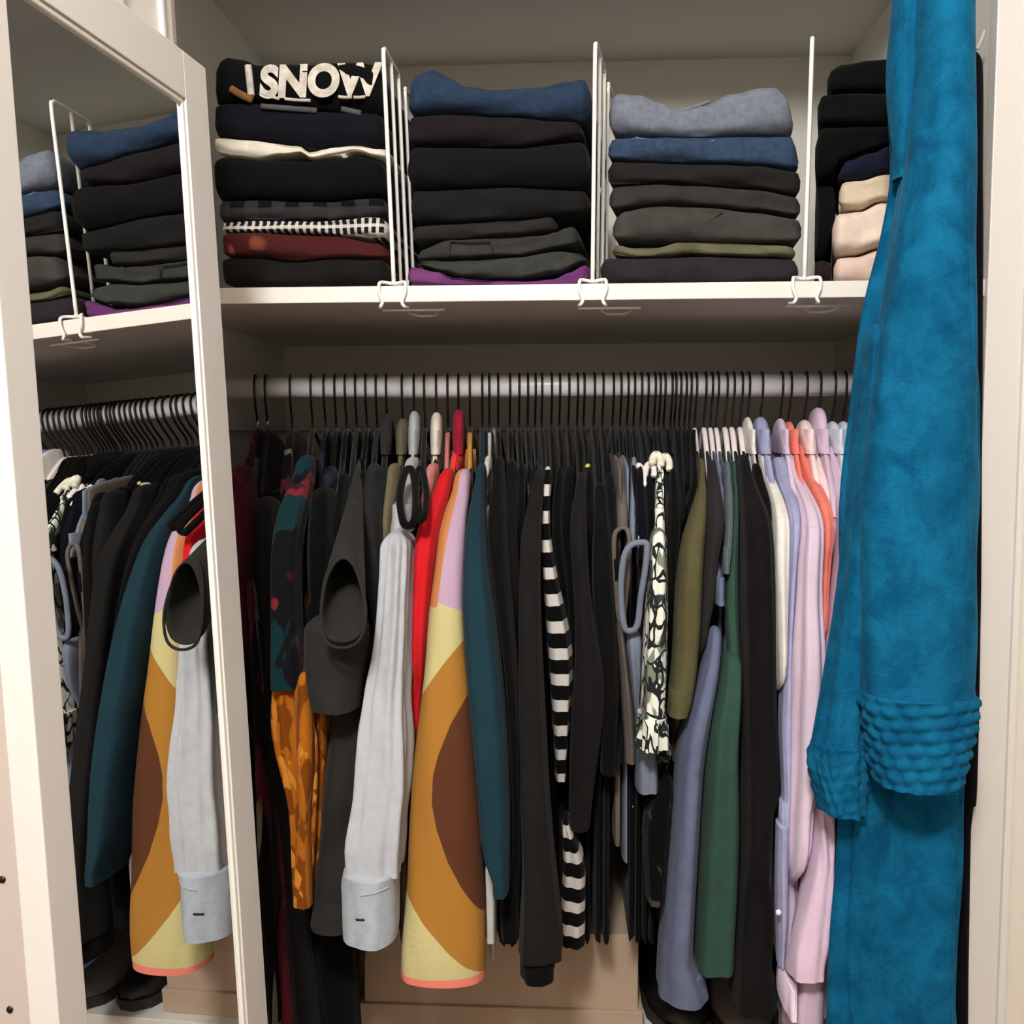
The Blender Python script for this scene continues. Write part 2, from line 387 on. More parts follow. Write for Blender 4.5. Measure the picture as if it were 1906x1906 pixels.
# ---------------------------------------------------------------- wire dividers on the shelf
def divider(xb, xt, label, sk=0.0):
    e = empty('shelf_divider', (xb, .01, ZS), label, 'shelf divider', 'white wire dividers on the shelf')
    H = ZS+.262; z0 = ZS+.004
    def P(y, z): return Vector((xb + (xt-xb)*(z-z0)/(H-z0) + sk*(y-.008), y, z))
    def rod(name, pts, r): tube(name, [pts], r, WIRE, e, 10)
    rod('frame_wire', smooth_path([P(.008, z0), P(.008, H-.1), P(.008, H-.014), P(.012, H-.003), P(.022, H), P(.06, H), P(.086, H), P(.092, H-.003), P(.095, H-.012), P(.095, H-.1), P(.095, z0)], 6), .0024)
    rod('wire', [P(.052, z0), P(.052, H)], .0021)
    rod('frame_wire', smooth_path([P(.138, z0), P(.138, H-.1), P(.138, H-.016), P(.141, H-.005), P(.15, H), P(.26, H), P(.268, H-.004), P(.27, H-.012), P(.27, z0)], 6), .0021)
    rod('base_wire', [P(.004, z0), P(.272, z0)], .0022)
    # clip around the board's edge
    for s in (-1, 1):
        rod('clip', smooth_path([(xb, .010, ZS+.0035), (xb+s*.011, .004, ZS+.0045), (xb+s*.0145, -.003, ZS+.002), (xb+s*.0145, -.0042, ZS-.008), (xb+s*.011, -.0042, ZS-.018), (xb+s*.0135, -.003, ZS-.0235), (xb+s*.015, .012, ZS-.0225)], 5), .0019)
    rod('under_bar', [(xb-.016, .024, ZS-.024), (xb+.055, .024, ZS-.024)], .0014)
    rod('under_loop', smooth_path([(xb+.012, .024, ZS-.024), (xb+.012, .05, ZS-.025), (xb+.020, .062, ZS-.026), (xb+.03, .065, ZS-.026), (xb+.039, .060, ZS-.026), (xb+.044, .048, ZS-.025), (xb+.044, .024, ZS-.024)], 5), .0013)
for xb, xt, lab, sk in ((at(733, 522, .008).x, at(713, 84, .008).x, 'white wire shelf divider beside the pile topped by the lettered tee', .02),
                    (at(1103, 522, .008).x, at(1108, 77, .008).x, 'white wire shelf divider between dark jeans pile and light jeans pile', .15),
                    (at(1497, 520, .008).x, at(1512, 72, .008).x, 'white wire shelf divider beside the pile with cream knits', .235)):
    divider(xb, xt, lab, sk)

# ---------------------------------------------------------------- folded clothes on the shelf
def interp(tr, x):
    if x <= tr[0][0]: return tr[0][1]
    for (x0, y0), (x1, y1) in zip(tr, tr[1:]):
        if x <= x1:
            t = (x-x0)/(x1-x0); t = t*t*(3-2*t); return y0+(y1-y0)*t
    return tr[-1][1]
STACK = []
def folded(name, label, cat, top, bot, Yf, mat, depth=.33, extra=None, seed=1, round_=1.0, wob=.003, skl=None, skr=None, free=False):
    "one folded garment: rounded fold to the front, layers behind, following the line of its pile"
    x0, x1 = min(top[0][0], bot[0][0]), max(top[-1][0], bot[-1][0])
    if skl is None: skl, skr = SKEW
    nx = 40; prof = []; under = []
    for k in range(13): prof.append(('f', math.pi/2 - math.pi*k/12))
    V, F = [], []; rows = []
    rnd = random.Random(seed); ph = rnd.uniform(0, 10)
    for i in range(nx+1):
        t = i/nx; px = x0+(x1-x0)*t
        e = min(t, 1-t)*nx
        end = 1 if e >= 2 else math.sqrt(max(.0, 1-(1-e/2)**2))*.6+.4
        zt, zb = at(px, interp(top, px), Yf), at(px, interp(bot, px), Yf)
        X = zt.x
        for st in ([] if free else STACK):
            zz = [b_ for (x_, b_) in st if abs(x_-X) < .004]
            if zz: zt.z = min(zt.z, min(zz)-.0002)
        zb.z = min(zb.z, zt.z-.0035); zb.z = max(zb.z, ZS+.0008); zt.z = max(zt.z, zb.z+.0035)
        under.append((X, zb.z))
        mid = (zt.z+zb.z)/2; h = max((zt.z-zb.z)/2*end, .0012)
        row = []
        for kind, ang in prof:
            w_ = wob*noise.noise(Vector((X*14, ang*1.3, ph)))*2 + wob*noise.noise(Vector((X*45, ang*2, ph+3)))
            fr = min(h*1.15, .03)*round_
            row.append(Vector((X, Yf - fr*math.cos(ang)*1.0 + fr*.5 + (1-end)*.02 + w_, mid + h*(abs(math.sin(ang))**.55)*math.copysign(1, math.sin(ang)))))
        yb = Yf + depth*(.97+.03*math.sin(i*1.7+ph))
        row.append(Vector((X, yb-.02, mid-h*.99))); row.append(Vector((X, yb, mid))); row.append(Vector((X, yb-.02, mid+h*.99)))
        for v_ in row: v_.x += max(0, v_.y-Yf)*(skl*(1-t)+skr*t)
        rows.append(row)
    if not free: STACK.append(under)
    m = len(rows[0])
    for r in rows: V += r
    for i in range(nx):
        for k in range(m): F.append((i*m+k, i*m+(k+1) % m, (i+1)*m+(k+1) % m, (i+1)*m+k))
    F.append(tuple(range(m))); F.append(tuple(nx*m+k for k in range(m)))
    c = at((x0+x1)/2, interp(bot, (x0+x1)/2), Yf+depth/2)
    if extra:
        e = empty(name, (c.x, Yf+depth/2, c.z), label, cat)
        b = mesh_obj('cloth', V, F, mat, e); extra(e); return e
    return tag(mesh_obj(name, V, F, mat), label, cat)
def seam(parent, pts, Y, r, mat, name='seam'):
    tube(name, [smooth_path([at(x, y, dep(Y, y)) for x, y in pts], 6)], r, mat, parent, 6)

BLACK = cloth('black_cotton', rgb(11, 11, 12)); BLACK2 = cloth('black_knit', rgb(16, 15, 15), mottle=.2)
CHAR = cloth('charcoal_cotton', rgb(44, 43, 41)); NAVYB = cloth('blue_black_cotton', rgb(17, 17, 24))
def txt(s, px, py, hpx, Y, mat, parent, name, sx=1.0, tilt=0.0, ext=.0008):
    cu = bpy.data.curves.new(name, 'FONT'); cu.body = s; cu.size = 1; cu.align_x = 'CENTER'; cu.extrude = .02; cu.offset = .05
    tmp = bpy.data.objects.new('tmp', cu); COL.objects.link(tmp)
    dg = bpy.context.evaluated_depsgraph_get(); me = bpy.data.meshes.new_from_object(tmp.evaluated_get(dg))
    bpy.data.objects.remove(tmp)
    c = at(px, py, Y); sc = hpx/FPX*(Y-CP.y)/.70
    rx = Matrix.Rotation(math.radians(90-tilt), 4, 'X')
    me.transform(Matrix.Translation(c) @ rx @ Matrix.Diagonal((sc*sx, sc, .02, 1)))
    me.materials.append(mat)
    o = bpy.data.objects.new(name, me); COL.objects.link(o); o.parent = parent; o.matrix_parent_inverse = Matrix.Translation(-Vector(parent.location)); return o
PRINT = cloth('tee_print_white', rgb(190, 184, 172), mottle=.35, mscale=55)
TAN = cloth('tee_print_tan', rgb(120, 84, 52), mottle=.4)
def snow(e):
    txt('SNOW', 594, 177, 60, .0105, PRINT, e, 'lettering', .83, 14)
    for (xa, xb, ya, yb, yy) in ((486, 520, 173, 184, .021), (530, 578, 184, 187, .021), (630, 655, 180, 181, .021), (658, 680, 181, 180, .021)):
        seam(e, [(xa, ya), ((xa+xb)/2, (ya+yb)/2+1), (xb, yb)], yy-.010, .0018, PRINT, 'print_stroke')
    for (xa, xb, ya) in ((486, 590, 198), (636, 672, 203)):
        seam(e, [(xa, ya), ((xa+xb)/2, ya+4), (xb, ya+8)], .014, .0032, cloth('tee_print_grey', rgb(74, 74, 76), mottle=.3), 'print_stroke')
    seam(e, [(462, 122), (465, 150), (468, 178)], .016, .0042, PRINT, 'print_stroke')
    seam(e, [(430, 165), (448, 176), (470, 186)], .016, .0045, TAN, 'print_stroke')
SKEW = (0, .02)
# pile left of the first divider
folded('folded_tee', 'black tee with white block lettering on top of its pile', 'folded tee', [(398, 165), (402, 125), (420, 104), (455, 108), (475, 118), (560, 117), (650, 116), (708, 120)], [(398, 196), (470, 190), (560, 205), (640, 212), (712, 215)], .030, BLACK, extra=snow, seed=3)
folded('folded_sweater', 'blue-black sweater folded under the lettered tee', 'folded sweater', [(396, 192), (470, 190), (560, 204), (640, 210), (714, 212)], [(396, 256), (470, 262), (560, 272), (590, 280), (640, 272), (716, 276)], .022, NAVYB, seed=4)
folded('folded_shirt', 'thin cream white shirt folded between black garments', 'folded shirt', [(396, 250), (425, 247), (470, 262), (550, 268), (578, 284), (620, 275), (665, 272), (700, 277), (724, 276)], [(398, 284), (440, 291), (480, 295), (520, 288), (560, 284), (580, 295), (620, 290), (665, 282), (700, 292), (724, 296)], .020, cloth('cream_white_cotton', rgb(206, 200, 184)), seed=5)
folded('folded_sweater', 'plain black sweater folded below the cream white shirt', 'folded sweater', [(398, 290), (480, 296), (580, 296), (665, 286), (718, 296)], [(402, 374), (480, 372), (600, 376), (718, 366)], .026, BLACK, seed=6)
folded('folded_shirt', 'dark charcoal plaid shirt folded below the black sweater', 'folded shirt', [(404, 374), (480, 372), (600, 375), (720, 368)], [(406, 412), (480, 410), (600, 413), (720, 404)], .026, checks('charcoal_plaid', rgb(15, 15, 16), rgb(48, 48, 50), .032, .03, .5, .4), seed=7)
folded('folded_shirt', 'black and white checked shirt folded above the rust garment', 'folded shirt', [(408, 414), (480, 410), (600, 412), (650, 404), (722, 406)], [(410, 432), (480, 432), (600, 434), (650, 438), (722, 446)], .022, checks('black_white_check', rgb(26, 26, 28), rgb(205, 203, 196), .0085, .0105, .42, .36), seed=8)
folded('folded_sweater', 'rust brown sweater folded above the charcoal one', 'folded sweater', [(410, 434), (480, 432), (540, 436), (620, 440), (700, 452), (722, 458)], [(410, 476), (480, 478), (540, 484), (620, 480), (722, 480)], .024, floral('rust_knit', rgb(66, 27, 26), [(rgb(120, 66, 50), .55, .6)], 26), seed=9)
folded('folded_sweater', 'charcoal sweater at the bottom of the pile with checked shirt', 'folded sweater', [(412, 478), (480, 480), (540, 486), (620, 482), (722, 482)], [(414, 531), (540, 531), (722, 530)], .028, cloth('charcoal_dark', rgb(24, 23, 23)), seed=10)
STACK.clear(); SKEW = (.03, .1)
# pile between first and second divider
folded('folded_jeans', 'dark blue jeans on top of the black trouser pile', 'folded jeans', [(757, 160), (775, 136), (805, 126), (832, 140), (865, 158), (930, 166), (1000, 161), (1060, 150), (1098, 143)], [(757, 212), (850, 208), (950, 214), (1040, 222), (1098, 226)], .026, cloth('denim_dark', rgb(38, 53, 74), mottle=.25, mscale=120), seed=11)
folded('folded_trousers', 'brown-black trousers folded directly under the dark blue jeans', 'folded trousers', [(757, 214), (850, 210), (950, 215), (1080, 224)], [(757, 270), (850, 272), (950, 274), (1084, 258)], .030, cloth('brown_black_cotton', rgb(28, 25, 26)), seed=12)
folded('folded_trousers', 'thick black trousers in the middle of the jeans-topped pile', 'folded trousers', [(757, 272), (850, 273), (950, 275), (1092, 262)], [(760, 352), (850, 350), (950, 346), (1096, 352)], .026, cloth('black_twill', rgb(18, 17, 18)), seed=13)
folded('folded_trousers', 'matte black trousers above the grey ones, no pocket showing', 'folded trousers', [(762, 354), (850, 352), (950, 348), (1096, 354)], [(764, 414), (850, 415), (950, 410), (1094, 398)], .027, cloth('black_soft', rgb(25, 25, 25)), seed=14)
folded('folded_trousers', 'charcoal trousers folded above the pair with a pocket', 'folded trousers', [(766, 420), (850, 416), (950, 412), (1034, 404)], [(766, 452), (850, 444), (950, 440), (1034, 430)], .026, cloth('charcoal_twill', rgb(38, 37, 37)), seed=15)
pk = cloth('grey_black_denim', rgb(50, 50, 50), mottle=.2)
def pocket(e):
    seam(e, [(838, 447), (836, 460), (834, 476)], .0165, .0012, pk); seam(e, [(838, 448), (875, 450), (912, 449), (914, 474)], .0165, .0012, pk)
folded('folded_jeans', 'washed black jeans with a patch pocket seam facing out', 'folded jeans', [(775, 466), (836, 446), (920, 442), (1000, 438), (1076, 420)], [(775, 486), (860, 482), (950, 476), (1076, 456)], .028, pk, extra=pocket, seed=16)
folded('folded_jeans', 'grey-green jeans slumped on the purple garment', 'folded jeans', [(775, 480), (830, 486), (870, 484), (960, 478), (1040, 466), (1088, 472)], [(775, 492), (830, 508), (860, 518), (960, 519), (1040, 508), (1090, 488)], .024, cloth('grey_green_denim', rgb(52, 54, 51), mottle=.2), seed=17)
folded('folded_blouse', 'bright purple top spread at the bottom of its pile', 'folded top', [(756, 492), (775, 498), (810, 506), (850, 519), (900, 523), (980, 523), (1030, 519), (1060, 506), (1084, 494), (1098, 484)], [(756, 529), (850, 530), (1000, 530), (1098, 528)], .020, floral('purple_cotton', rgb(96, 50, 98), [(rgb(108, 58, 106), .5, .5)], 20), seed=18)
STACK.clear(); SKEW = (.17, .1)
# pile between second and third divider
def jeans_hem(e):
    seam(e, [(1464, 186), (1467, 215), (1465, 246)], .030, .0012, pk)
    seam(e, [(1170, 182), (1215, 193), (1255, 207), (1280, 203), (1320, 189)], .030, .0022, cloth('denim_light', rgb(108, 114, 126), mottle=.2, mscale=120), 'waistband_edge')
folded('folded_jeans', 'light grey-blue jeans crumpled on top of their pile', 'folded jeans', [(1132, 180), (1150, 173), (1190, 176), (1225, 190), (1262, 207), (1310, 196), (1360, 172), (1410, 160), (1440, 159), (1462, 178), (1476, 215)], [(1132, 246), (1200, 252), (1300, 255), (1400, 250), (1478, 250)], .026, cloth('denim_light', rgb(108, 114, 126), mottle=.2, mscale=120), extra=jeans_hem, seed=19)
def jeans_v(e):
    th = cloth('denim_stitch', rgb(112, 122, 138))
    seam(e, [(1176, 258), (1215, 268), (1258, 285)], .0185, .0009, th, 'stitch_line'); seam(e, [(1182, 256), (1220, 264), (1262, 278)], .0180, .0009, th, 'stitch_line')
    seam(e, [(1262, 282), (1300, 270), (1330, 262)], .0185, .0009, th, 'stitch_line'); seam(e, [(1250, 264), (1258, 272), (1266, 264)], .0185, .0016, th, 'label_tag')
folded('folded_jeans', 'medium blue jeans with pale yoke stitching under the light pair', 'folded jeans', [(1130, 256), (1200, 254), (1300, 257), (1400, 254), (1472, 254), (1486, 290)], [(1130, 296), (1200, 300), (1300, 302), (1400, 306), (1488, 316)], .024, cloth('denim_mid', rgb(48, 64, 86), mottle=.25, mscale=120), extra=jeans_v, seed=20)
folded('folded_trousers', 'blackish trousers folded right below the medium blue jeans', 'folded trousers', [(1130, 300), (1200, 302), (1300, 304), (1400, 308), (1490, 318)], [(1132, 344), (1220, 340), (1320, 346), (1400, 350), (1492, 362)], .026, cloth('black_grey_cotton', rgb(32, 31, 31)), seed=21)
folded('folded_trousers', 'dark grey trousers folded over the bulky charcoal pair', 'folded trousers', [(1132, 346), (1220, 342), (1320, 347), (1400, 352), (1492, 366)], [(1132, 390), (1220, 380), (1320, 384), (1400, 390), (1492, 402)], .026, cloth('dark_grey_cotton', rgb(50, 48, 46)), seed=22)
def flap(e):
    seam(e, [(1345, 392), (1325, 408), (1300, 418), (1280, 432)], .0115, .0012, cloth('charcoal_wool', rgb(62, 60, 57), mottle=.2))
folded('folded_trousers', 'bulky charcoal trousers with a curved pocket edge', 'folded trousers', [(1138, 404), (1165, 390), (1210, 382), (1320, 386), (1400, 394), (1494, 408)], [(1138, 446), (1220, 450), (1320, 452), (1400, 452), (1494, 450)], .022, cloth('charcoal_wool', rgb(62, 60, 57), mottle=.2), extra=flap, seed=23)
folded('folded_blouse', 'olive khaki top squeezed thin above the bottom dark garment', 'folded top', [(1138, 454), (1180, 462), (1220, 462), (1270, 450), (1340, 452), (1440, 456), (1482, 460)], [(1138, 474), (1180, 478), (1240, 477), (1290, 470), (1340, 474), (1440, 476), (1482, 480)], .022, cloth('olive_khaki', rgb(92, 90, 70), mottle=.25), seed=24)
folded('folded_trousers', 'purple-black trousers at the bottom of the light jeans pile', 'folded trousers', [(1116, 480), (1180, 480), (1300, 478), (1484, 482)], [(1116, 527), (1300, 527), (1488, 526)], .026, cloth('purple_black', rgb(42, 37, 42)), seed=25)
STACK.clear(); SKEW = (.26, .0)
# pile at the right end, partly behind the robe
folded('folded_sweater', 'black sweater at the very top above the cream knits', 'folded sweater', [(1546, 128), (1570, 118), (1620, 112), (1700, 104), (1800, 106)], [(1540, 172), (1620, 170), (1800, 168)], .05, BLACK, seed=26)
folded('folded_sweater', 'second black sweater down in the pile above the cream knits', 'folded sweater', [(1532, 176), (1620, 172), (1800, 170)], [(1522, 232), (1620, 232), (1800, 230)], .045, cloth('black_merino', rgb(13, 13, 15)), seed=27)
folded('folded_sweater', 'deep black sweater resting on the navy garment', 'folded sweater', [(1520, 236), (1620, 234), (1800, 232)], [(1518, 338), (1550, 330), (1560, 306), (1600, 288), (1660, 268), (1800, 260)], .05, cloth('black_fleece', rgb(11, 11, 12)), seed=28)
folded('folded_sweater', 'black sweater drooping beside the cream knits behind the divider', 'folded sweater', [(1518, 342), (1535, 340), (1550, 346)], [(1520, 484), (1535, 478), (1550, 440)], .075, cloth('black_droop', rgb(12, 12, 12)), seed=29, free=True, skl=.26, skr=.26, depth=.22)
folded('folded_sweater', 'navy sweater folded on top of the cream knits', 'folded sweater', [(1560, 312), (1580, 298), (1620, 284), (1660, 270), (1800, 262)], [(1560, 336), (1600, 334), (1650, 324), (1800, 316)], .026, cloth('navy_knit', rgb(23, 26, 44)), seed=30)
folded('folded_sweater', 'pale cream sweater directly under the navy one', 'folded sweater', [(1562, 340), (1600, 336), (1650, 324), (1800, 316)], [(1562, 386), (1600, 388), (1640, 372), (1800, 362)], .026, cloth('cream_knit', rgb(202, 184, 162)), seed=31)
folded('folded_sweater', 'plump blush cream sweater in the middle of the cream knits', 'folded sweater', [(1556, 396), (1600, 392), (1640, 376), (1800, 366)], [(1550, 474), (1590, 472), (1640, 460), (1800, 455)], .022, cloth('blush_cream_knit', rgb(218, 200, 184)), seed=32)
folded('folded_sweater', 'dusty pink sweater at the bottom under the cream knits', 'folded sweater', [(1552, 480), (1590, 478), (1640, 464), (1800, 458)], [(1554, 528), (1640, 527), (1800, 526)], .022, cloth('dusty_pink_knit', rgb(206, 182, 172)), seed=33)
folded('folded_scarf', 'dark brown scarf tucked behind the third divider', 'folded scarf', [(1516, 488), (1530, 484), (1546, 488)], [(1516, 526), (1530, 526), (1546, 526)], .05, cloth('dark_brown_wool', rgb(34, 29, 28)), seed=34, free=True, skl=.26, skr=.26, depth=.2)

# ---------------------------------------------------------------- hangers and hanging clothes
ZN = at(953, 795, RY).z                               # hanger neck height
CEN = Vector((0, RY, ZN))
def hanger(H, ud, label, white=False, group=None, silver=False, rm=.01):
    e = empty('clothes_hanger', H, label, 'hanger', group)
    def P(u, z): return H + ud*u + Vector((0, 0, z))
    R = RR + .0021; zc = RZ - ZN; u0 = .014
    pts = [P(0, -.012), P(0, .004), P(.006, .014), P(.018, .026), P(.028, .039)]
    for k in range(9):
        a = math.radians(-18 + k*232/8); pts.append(P(u0+R*math.cos(a), zc + R*math.sin(a)))
    hk_ = tube('hook', [smooth_path(pts, 3)], min(.0017, rm*.7), BLKW, e, 6)
    if silver: tube('sleeve_ferrule', [[P(0, -.008), P(0, .006), P(.003, .014)]], .0026, SILV, hk_, 8)
    m = WPLA if white else VELV
    q_ = {'front': .98, 'mid': .78, 'back': .62}[PROF[0]]*(.9 if white else 1)
    arm = smooth_path([P(u*q_, z_) for u, z_ in ((-.198, -.082), (-.15, -.066), (-.08, -.034), (-.03, -.012), (0, -.004), (.03, -.012), (.08, -.034), (.15, -.066), (.198, -.082))], 3)
    tube('shoulder_bar', [arm], min(.0046 if white else .0036, rm*.8), m, e, 8)
    tube('trouser_bar', [[P(-.195*q_, -.084), P(.195*q_, -.084)]], min(.003, rm*.7), m, e, 6)
    return e
def direction(H, tip):
    d = Vector((tip.x-H.x, tip.y-H.y, 0)); return d.normalized()
GN = [0]; PART = {}; REC = []
HXS = sorted((480, 498, 544, 582, 606, 626, 645, 664, 683, 702, 721, 750, 772, 791, 813, 834, 854, 875, 898, 911, 927, 949, 966, 982, 996, 1008, 1026, 1041, 1058, 1074, 1086, 1105, 1121, 1140, 1154, 1167, 1179, 1192, 1204, 1217, 1226, 1235, 1248, 1255, 1264, 1274, 1283, 1293, 1310, 1322, 1333, 1349, 1362, 1377, 1390, 1414, 1451, 1467, 1496, 1521, 1548, 1568))
def room(hx):
    "half the space a garment has on the rail between its neighbours"
    i_ = HXS.index(hx); g = [abs(HXS[j_]-hx) for j_ in (i_-1, i_+1) if 0 <= j_ < len(HXS)]
    return min(g)/FPX*(RY+.014-CP.y)/2
def garment(name, label, cat, hx, mat, tip=None, parts=(), hem=-.62, collar=None, top='shirt', group=None, white=False, hlabel=None, hgroup=None, silver=False, thick=.0085, bfront=.175, hemb=.175, hidden_sleeve=True, bmat=None, prof=None):
    GN[0] += 1; sd = GN[0]*13
    PROF[0] = prof or ('mid' if hx < 640 else 'front' if hx < 1015 else 'back' if hx < 1380 else 'mid')
    H = at(hx, 795, RY+.014); H.z = ZN
    tp = at(tip[0], tip[1], RY-.205) if tip else H + Vector((random.uniform(-.006, .006), -.205, -.085))
    kx = (tp.x-H.x)/.205; ud = Vector((0, -1, 0)); rot = 0.0; rm = room(hx); thick = min(thick, rm*.62)
    hl = hlabel or ('slim black hanger holding the ' + label)
    for cut in (' with ', ' beside ', ' hanging ', ' between '):
        if len(hl.split()) > 16 and cut in hl: hl = hl[:hl.rindex(cut)]
    hl = ' '.join(hl.split()[:16])
    he = hanger(H, ud, hl, white, hgroup, silver, rm)
    e = empty(name, H + Vector((0, 0, hem)), label, cat, group)
    tz = min(tp.z-ZN, -.05)
    t0 = {'shirt': (-.004, .03), 'tee': (-.03, .085), 'strap': (-.05, .11)}[top]
    if PROF[0] == 'back': bfront, hemb = min(bfront, .155), min(hemb, .165)
    rg = [(t0[0], t0[1], min(.0042, rm*.7)), (-.03 if t0[0] > -.02 else t0[0]-.012, max(t0[1], .085), thick*.8), ((-.055 + tz*.4)/1.2 if tz < -.06 else -.055, .15, thick), (tz-.012, bfront, thick*1.1), (-.2, bfront, thick*1.15), ((hem-.2)/2, (bfront+hemb)/2, thick*1.25), (hem, hemb, thick*1.4)]
    if top == 'strap': rg = [(tz*.55, .125, min(.005, thick)), (tz*.8, .165, min(.006, thick)), (tz-.015, .17, thick), (-.2, .15, thick), (-.28, bfront, thick*1.1), (hem, hemb, thick*1.4)]
    rings = [(H.x, H.y, ZN+z, a, b, rot) for z, b, a in sorted(rg, key=lambda q: -q[0])]
    sheared = [o_ for o_ in he.children_recursive]
    bo = loft('body', rings, bmat or mat, e, n=32, step=.03, fold=.05, freq=(2, 5, 9), seed=sd, pw=4.5); sheared.append(bo)
    last_ = None; PART.clear()
    for q in parts:
        pn, trc, Y, b = q[:4]; kw = dict(q[4]) if len(q) > 4 else {}
        sub = e if pn not in ('cuff', 'ruffle', 'shoulder_seam') or last_ is None else last_
        o_ = loft(pn, trace(trc, Y, b), kw.pop('mat', mat), sub, seed=kw.pop('seed', sd+len(pn)+int(trc[0][1])), **kw)
        if sub is e: last_ = o_
        PART[pn] = o_
    if hidden_sleeve and any(q[0] == 'sleeve' for q in parts):
        bk = H - ud*.17
        loft('sleeve', [(bk.x, bk.y, ZN+tz+.01, rm*.6, .02, rot), (bk.x, bk.y, ZN+tz-.06, rm*.8, .04, rot), (bk.x, bk.y+.01, ZN-.3, rm*.8, .04, rot), (bk.x, bk.y, ZN-.52, rm*.75, .035, rot)], mat, e, n=16, step=.04, seed=sd+5)
    if collar:
        c0, h0, mt = collar
        c_ = min(1, rm*1.15/.0095)
        co_ = loft('collar', [(H.x, H.y-.006, ZN+h0, .0065*c_, .022, rot), (H.x, H.y-.010, ZN+h0-.012, .0085*c_, .036, rot), (H.x, H.y-.016, ZN-.012, .0095*c_, .05, rot), (H.x, H.y-.03, ZN-.034, .008*c_, .066, rot)], mt, e, n=24, step=.003, fold=.05, seed=sd+2, dome=.012); sheared.append(co_)
    REC.append((H.copy(), kx, sheared, e, he))
    return e
def loop(e, pts, Y, r, mat, name='binding'):
    tube(name, [smooth_path([at(x, y, dep(Y, y)) for x, y in pts], 6, True)], r, mat, e, 8, True)

# --- left end, dark clothes
maroon = floral('maroon_print', rgb(62, 18, 30), [(rgb(12, 8, 10), .52, .5), (rgb(86, 30, 40), .6, .9)], 30, stretch=.15)
garment('patterned_dress', 'dark maroon patterned dress hanging nearest the left wall', 'dress', 480, maroon, (448, 880), [('skirt', [(868, 424, 476), (930, 428, 484), (1000, 436, 478), (1150, 446, 482), (1300, 466, 500), (1500, 482, 518), (1700, 500, 535), (1906, 520, 552), (2000, 528, 560)], (.075, .05), .04)], -.76, top='shirt', silver=True)
garment('long_dress', 'long black dress with a grey neckline edge beside the maroon one', 'dress', 498, BLACK2, (492, 940), [('skirt', [(925, 484, 516), (980, 474, 520), (1100, 474, 520), (1300, 490, 530), (1500, 506, 545), (1750, 530, 572), (1906, 545, 590), (2000, 552, 600)], (.085, .07), .04), ('neckline_edge', [(850, 468, 478), (900, 482, 492), (945, 494, 505)], .16, .01, {'mat': cloth('grey_ribbon', rgb(84, 80, 78)), 'n': 12})], -.76, silver=True)
garment('patterned_skirt_dress', 'dark dress with thin grey and green printed streaks', 'dress', 544, floral('streak_print', rgb(12, 11, 12), [(rgb(96, 98, 88), .62, 1.2), (rgb(70, 24, 34), .6, .7)], 34, stretch=.12), (520, 950), [('skirt', [(1080, 458, 470), (1200, 470, 486), (1400, 478, 500), (1600, 486, 512), (1800, 500, 524), (1906, 505, 530)], (.05, .045), .03)], -.76)
dfl = floral('dark_rose_print', rgb(17, 17, 20), [(rgb(17, 44, 48), .50, .55), (rgb(112, 34, 38), .59, .6), (rgb(56, 18, 28), .55, .45), (rgb(150, 112, 36), .70, .5)], 36)
must = floral('mustard_print', rgb(164, 96, 24), [(rgb(120, 62, 14), .5, .9), (rgb(196, 128, 44), .6, 1.2)], 60, stretch=.4)
garment('floral_dress', 'dark rose-printed dress with a mustard orange gathered skirt', 'dress', 582, dfl, (545, 930), [
    ('bodice', [(846, 572, 592), (885, 548, 590), (930, 528, 576), (1000, 513, 558), (1100, 512, 558), (1180, 514, 560), (1250, 510, 562), (1290, 516, 566)], (.07, .0), .03, {'fold': .16}),
    ('skirt', [(1262, 524, 575), (1300, 516, 600), (1340, 514, 622), (1420, 530, 622), (1500, 552, 612), (1600, 552, 602), (1680, 556, 590)], .02, .03, {'mat': must, 'fold': .28, 'freq': (5, 8, 13), 'n': 64}),
    ('skirt_fold', [(1255, 556, 580), (1330, 554, 584), (1420, 553, 585), (1500, 557, 580), (1545, 559, 574), (1600, 551, 582), (1660, 547, 582), (1692, 552, 574)], -.018, .012, {'mat': must, 'n': 24}),
    ('skirt_fold', [(1290, 594, 612), (1400, 596, 616), (1500, 590, 606), (1590, 586, 598)], -.012, .010, {'mat': must, 'n': 20}),
    ('skirt_lining', [(1640, 546, 580), (1760, 540, 572), (1906, 540, 566)], .075, .02, {'mat': cloth('dark_brown_print', rgb(46, 36, 32), mottle=.5, mscale=60)})], -.75, top='strap')
garment('patterned_blouse', 'dark navy blouse with a faint violet pattern', 'blouse', 606, floral('violet_print', rgb(16, 16, 22), [(rgb(38, 34, 52), .52, .7)], 40), (590, 950), [('sleeve', [(868, 606, 628), (930, 596, 626), (985, 574, 612), (1010, 576, 606)], (.11, .09), .03)], -.6)
garment('black_dress', 'black dress with a narrow orange trim showing below the sleeve', 'dress', 626, BLACK, (605, 960), [('panel', [(905, 600, 640), (1000, 585, 640), (1150, 560, 620), (1330, 565, 640), (1600, 580, 650), (1906, 590, 668), (2000, 590, 668)], (.12, .10), .04), ('trim', [(1010, 586, 592), (1050, 578, 588), (1090, 571, 580)], .07, .008, {'mat': must, 'n': 12})], -.74)
BT = {645: 'plain black shirt between the orange-trimmed dress and the gaping tee', 683: 'plain black shirt between the gaping tee and the charcoal shirt', 1105: 'black shirt next to the tee with the yellow patch', 1121: 'black shirt next to the brown-grey tank top', 1192: 'black shirt between the halter and another black shirt', 1204: 'black shirt touching the leaf-print blouse strap'}
ORD = ['first', 'second', 'third', 'fourth', 'fifth', 'sixth']
